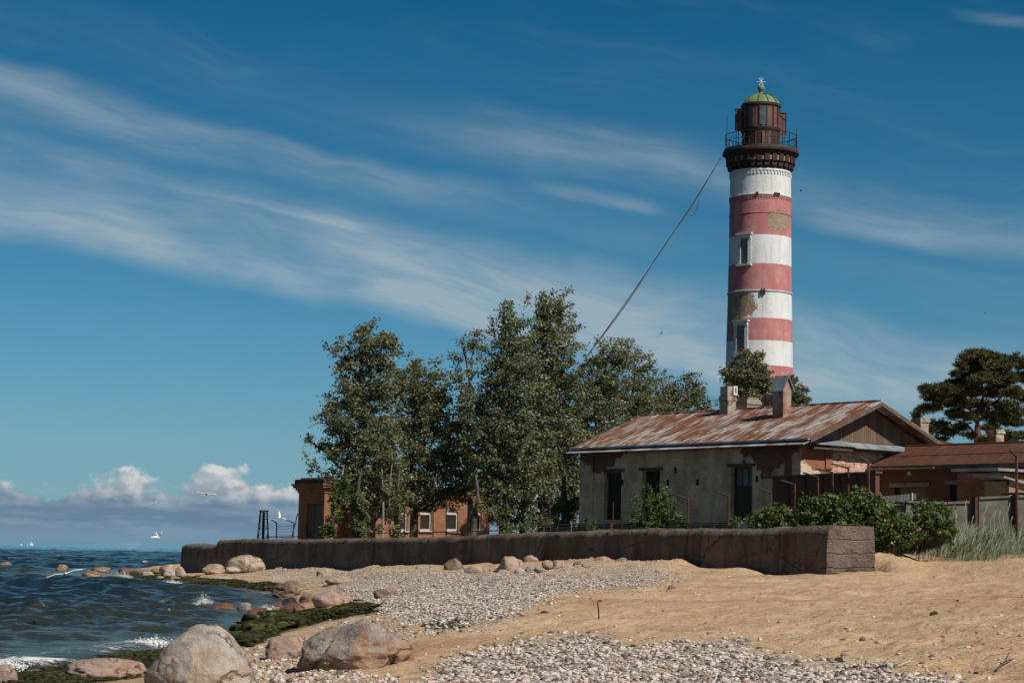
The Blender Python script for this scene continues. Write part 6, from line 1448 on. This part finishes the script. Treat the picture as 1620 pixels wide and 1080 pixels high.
def dune():
    n = 22000
    x = 13.2 + RNG.random(n) * 8.5; y = 64.0 + RNG.random(n) * 12.5
    lo = np.where(x > 15.0, 65.8, 69.0) + 1.2 * fbm(np.stack([x * .5, x * 0, x * 0], -1), 3)
    d = np.stack([x, y], -1); nse = fbm(np.stack([x * .7, y * .7, x * 0], -1), 3)
    keep = (y > lo) & ((nse > -.25) | (RNG.random(n) < .3)) & ~((x < 14.6) & (y > 69.3) & (y < 70.5))
    x, y = x[keep], y[keep]; z = np.maximum(beach_z(x, y), np.where(y > 74, 2.3, 0)); P = np.stack([x, y, z], -1); m = len(P)
    edge = np.clip((y - lo[keep]) / 2.5, 0, 1); rightn = np.clip((x - 14.2) / 2.2, .25, 1)
    H = (.18 + .75 * RNG.random(m) ** 1.1 * rightn) * (.35 + .65 * edge)
    blades('dune_grass', 'pale silvery dune grass in front of the concrete fence', P, H, np.full(m, .011), .55 + .4 * RNG.random(m), .25 + .55 * RNG.random(m) + .2 * nse[keep])
    n = 5200; x = 10.8 + RNG.random(n) * 9.5; y = 64 + RNG.random(n) * 7; z = beach_z(x, y); nse = fbm(np.stack([x * .9, y * .9, x * 0 + 3], -1), 3)
    keep = (y > np.where(x > 15, 64.5, 67.6) + 1.0 * nse) & (nse > -.1); P = np.stack([x, y, z], -1)[keep]; m = len(P)
    blades('short_grass', 'short sparse grass along the edge of the sand at the right', P, .06 + .16 * RNG.random(m), np.full(m, .009), .8 + .3 * RNG.random(m), .1 + .6 * RNG.random(m))
    # tall seed stalks
    pts = [(1531, 830, 1529, 790), (1522, 836, 1512, 806), (1555, 835, 1563, 797), (1568, 834, 1572, 812), (1585, 832, 1583, 806), (1598, 832, 1598, 794), (1575, 838, 1576, 806), (1604, 834, 1602, 816), (1543, 840, 1540, 815), (1518, 838, 1514, 812), (1562, 838, 1559, 816), (1592, 838, 1588, 818)]
    root = thing('grass_stalks', 'tall pale seed stalks standing above the dune grass', 'grass', at(1560, 850, 68))
    for a, b, c, d in pts:
        p = at(a, b + 14, 68.5); q = at(c, d, 68.5); mid = (p + q) / 2 + (q - p) * .12 + np.array([-.08, 0, .06])
        MB().tube([p, mid, q - (q - mid) * .3, q], [.008, .007, .018, .004], 5).make('stalk', plain('straw', (.46, .42, .30), (.36, .33, .22), 4), root, False, at(1560, 850, 68))
    x = 2.2 + RNG.random(240) * 4.5; s = RNG.random(240) * 3
    q = np.array([ground_hit(900 + RNG.random() * 180, 884 + RNG.random() * 10)[0] for _ in range(160)]); m = len(q)
    blades('dry_grass', 'dry yellow grass on the sand mound below the wall', q, .08 + .14 * RNG.random(m), np.full(m, .008), .9 + .3 * RNG.random(m), .9 + .2 * RNG.random(m))
dune()

# ================================================================== BIRDS, BOATS, SMALL THINGS
M_GULLW = plain('gull_white', (.78, .78, .76), (.68, .68, .67), 3, .7); M_GULLG = plain('gull_grey', (.34, .36, .38), (.25, .27, .29), 3, .7)
M_BEAK = plain('gull_beak', (.55, .30, .05), (.5, .25, .04), 3, .5)
def bird(label, px, py, Y, span, heading, pitch, roll, wing, dark=False, name='seagull', cat='gull'):
    P = at(px, py, Y); root = thing(name, label, cat, P, heading); root.rotation_euler = (roll, pitch, heading)
    s = span; body = MB(); body.tube([(-.26 * s, 0, .01 * s), (-.16 * s, 0, 0), (-.02 * s, 0, -.012 * s), (.10 * s, 0, 0), (.165 * s, 0, .018 * s), (.205 * s, 0, .018 * s), (.235 * s, 0, .008 * s)], [.012 * s, .034 * s, .052 * s, .045 * s, .030 * s, .026 * s, .008 * s], 8)
    mt = M_DARKIRON if dark else M_GULLW
    body.make('body', mt, root, True)
    tl = MB(); tl.prism([(-.22 * s, -.02 * s, 0), (-.36 * s, -.06 * s, 0), (-.36 * s, .06 * s, 0), (-.22 * s, .02 * s, 0)], (0, 0, .008 * s)); tl.make('tail', mt, root)
    bk = MB(); bk.tube([(.23 * s, 0, .01 * s), (.275 * s, 0, -.002 * s)], [.010 * s, .003 * s], 5); bk.make('beak', M_BEAK if not dark else M_DARKIRON, root)
    for sg in (-1, 1):
        w_ = MB(); u1, u2 = wing; pts = [(0, 0.0), (.24, u1), (.5, u1 + u2)]; ch = [(.075, -.065), (.085, -.045), (-.02, -.055)]
        V = []
        for (y, z), (a, b) in zip(pts, ch):
            for x, dz in ((a, 0), ((a + b) / 2, .012), (b, 0)): V.append((x * s, sg * y * s, (z + dz) * s))
            for x, dz in ((b, -.006), ((a + b) / 2, -.004), (a, -.006)): V.append((x * s, sg * y * s, (z + dz) * s))
        F = [(i * 6 + j, i * 6 + (j + 1) % 6, (i + 1) * 6 + (j + 1) % 6, (i + 1) * 6 + j) for i in range(2) for j in range(6)] + [tuple(range(6)), tuple(range(12, 18))]
        w_.raw(V, F); wo = w_.make('wing', M_DARKIRON if dark else M_GULLW, root)
        tip = MB(); (y0, z0), (y1, z1) = pts[1], pts[2]; f = .62
        if not dark:
            yy, zz = y0 + (y1 - y0) * .80, z0 + (z1 - z0) * .80
            tip.tube([(.012 * s, sg * yy * s, zz * s), (-.04 * s, sg * (y1 + .02) * s, (z1 + .004) * s)], [.020 * s, .005 * s], 5); tip.make('wing_tip', M_GULLG, wo)
    return root
GB = 'gulls over the bay'
bird('gull gliding with straight wings low in front of the cumulus clouds', 327, 781, 90, 1.0, R(-80), 0, R(-4), (.03, -.01), name='seagull')
bird('white gull diving with folded wings just above the horizon', 250, 848, 80, .55, R(-35), R(50), R(50), (.22, .12))
bird('white gull with raised curved wings against the dark sea left of the wall', 229, 888, 85, .5, R(-130), 0, R(28), (.14, -.06))
bird('wide winged gull gliding low over the water at the left', 103, 907, 44, .85, R(-75), 0, R(14), (.04, -.04))
bird('gull with grey raised wings above the bent posts on the wall', 444, 819, 100, .8, R(-140), R(-8), R(-26), (.15, .10))
bird('tiny distant gull in the middle of the cloud bank', 243, 796, 190, 1.0, R(-60), 0, R(20), (.06, .02))
bird('small dark bird right of the lighthouse near its upper pink band', 1267, 302, 150, .45, R(170), 0, R(20), (.05, .03), True, 'swallow', 'bird')
bird('small dark bird in the sky left of the lighthouse above the trees', 1046, 527, 140, .45, R(150), 0, R(-35), (.06, .04), True, 'swallow', 'bird')
bird('tiny dark bird in the sky above the pine', 1558, 496, 160, .4, R(190), 0, R(15), (.05, .03), True, 'swallow', 'bird')

M_SAIL = plain('sail_cloth', (.80, .80, .78), (.72, .72, .70), 2)
def sailboat(px, label, hgt):
    Y = 620; P = gz(px, 861 + .019 * px, 0.0); P = np.array([at(px, 858, Y)[0], Y, -.1])
    root = thing('sailboat', label, 'sailboat', P, R(25), 'far white sailboats near the horizon')
    h = MB(); L = hgt * .35
    h.raw([(-L, -.12 * hgt, .12 * hgt), (L * .7, -.10 * hgt, .12 * hgt), (L * 1.2, 0, .14 * hgt), (L * .7, .10 * hgt, .12 * hgt), (-L, .12 * hgt, .12 * hgt), (-L * .9, 0, -.05), (L * .9, 0, -.05)], [(0, 1, 2, 3, 4), (0, 5, 6, 1), (1, 6, 2), (2, 6, 3), (3, 6, 5, 4), (4, 5, 0)]); h.make('hull', M_WHITE, root)
    MB().tube([(0, 0, .1 * hgt), (0, 0, hgt)], .012 * hgt, 5).make('mast', M_DARKIRON, root)
    MB().prism([(-.03 * hgt, -.01, .2 * hgt), (-L * .95, -.01, .2 * hgt), (-.03 * hgt, -.01, .97 * hgt)], (0, .02, 0)).make('sail', M_SAIL, root); MB().prism([(.04 * hgt, -.01, .2 * hgt), (L * 1.05, -.01, .17 * hgt), (.03 * hgt, -.01, .82 * hgt)], (0, .02, 0)).make('jib', M_SAIL, root)
sailboat(50, 'largest of the tiny white sailboats near the horizon at the left', 1.5); sailboat(34, 'tiny white sailboat left of the largest one near the horizon', .9); sailboat(44, 'faint low sailboat between two others near the horizon', .6)

def splash(px, py, h, label, n=900, w=1.0):
    P0 = gz(px, py, .03); q = RNG.random(n) ** 1.8; a = RNG.random(n) * 6.283; rr = RNG.random(n) ** .6
    lobe = .35 + .65 * np.clip(.5 + .9 * vnoise(np.stack([np.cos(a) * 1.6, np.sin(a) * 1.6, a * 0 + px], -1)), 0, 1)
    P = P0 + np.stack([np.cos(a) * rr * h * w * (.35 + .5 * q) - .25 * h * q, np.sin(a) * rr * h * w * (.35 + .3 * q), q * h * lobe * (1.15 - .6 * rr)], -1)
    V, F, nb, nf = scatter(P, (.006 + .022 * RNG.random(n) ** 3) * (1.35 - q), 1, (1, .9, .9), .25, .5)
    o = put_mesh('spray', V, F, M_FOAM, None, True); tag(o, label, 'spray', kind='stuff')
M_FOAM = plain('foam', (.78, .79, .78), (.66, .68, .68), 4, .7)
splash(326, 960, .42, 'white splash of spray against the low brown rock', 2600, .9); splash(199, 915, .5, 'spray breaking over the tip of the seaweed strip', 1200, 1.3); splash(244, 1022, .22, 'spray beside the large pale boulder', 1800, 2.6); splash(12, 1060, .20, 'spray at the left edge behind the orange pink boulder', 1400, 2.6); splash(276, 923, .25, 'spray washing over the seaweed under the wall corner', 900, 2.4); splash(430, 967, .2, 'sparkling spray among the wet red rocks', 400, 2.0); splash(476, 957, .3, 'fine spray beside the black wet rock', 400, 1.2)

def litter():
    n = 420; q = poly_sample([(560, 1000), (900, 960), (1060, 925), (1380, 925), (1620, 895), (1640, 1084), (1300, 1060), (900, 1010)], n)
    P = ground_hit(q[:, 0], q[:, 1]); P[:, 2] += .012; a = RNG.random(n) * 6.283; d = np.stack([np.cos(a), np.sin(a), RNG.random(n) * .5], -1); L = (.02 + .09 * RNG.random(n) ** 2)[:, None]
    sd2 = np.stack([-np.sin(a), np.cos(a), np.zeros(n)], -1) * .005; up = np.array([0, 0, .006])
    V = np.stack([P - sd2, P + sd2, P + d * L + sd2 * .5 + up, P + d * L - sd2 * .5 + up], 1).reshape(-1, 3)
    o = put_mesh('litter', V, np.arange(4 * n).reshape(n, 4), M_LIT, None, False, {'tint': ('FACE', RNG.random(n))}); tag(o, 'bits of dry straw and bark littering the open sand', 'litter', kind='stuff')
M_LIT = m_leaf('straw_litter', [(0, (.05, .035, .025)), (.5, (.16, .10, .06)), (.8, (.40, .31, .18)), (1, (.5, .42, .3))], .05, .9, .1)
litter()
def wire():
    P = ground_hit(948, 979)[0]; Y = P[1]
    pts = [P - np.array([0, 0, .1]), at(947, 966, Y), at(945.5, 954, Y), at(946.5, 950, Y), at(950, 949.5, Y), at(952, 951, Y)]
    o = MB().tube(pts, .012, 5).make('bent_wire', M_DARKIRON, None, False, P); o.location = P; tag(o, 'thin dark bent wire sticking out of the sand', 'wire')
    for a, b, c, d, lb in ((1576, 1062, 1604, 1046, 'dry brown twig lying on the sand in the bottom right corner'), (1470, 915, 1484, 908, 'small dark twig on the sand right of the wall'), (1236, 914, 1243, 909, 'short pale twig at the foot of the wall'), (1420, 1056, 1454, 1052, 'thin pale straw on the sand above the pebble bank')):
        p, q = ground_hit([a, c], [b, d]); m = MB(); mid = (p + q) / 2 + np.array([0, 0, .05]); m.tube([p + (0, 0, .015), mid, q + (0, 0, .03)], [.012, .010, .005], 5); m.tube([mid, mid + (q - p) * .25 + np.array([.02, .1, .06])], [.008, .004], 4)
        o = m.make('twig', M_TWIG if 'pale' not in lb else plain('straw_twig', (.45, .36, .22), (.35, .28, .17)), None, False, p); o.location = p; tag(o, lb, 'twig')
    p, q = ground_hit([436, 480], [903, 900]); 
    o = MB().prism([p + (0, 0, .12), q + (0, 0, .2), q + (0.3, .6, .15), p + (.2, .8, .1)], (0, 0, -.07)).make('grey_plank', plain('bleached_plank', (.33, .31, .28), (.22, .2, .18), 3), None, False, p); o.location = p; tag(o, 'bleached grey plank lying at the foot of the wall right of the tan boulder', 'plank')
wire()
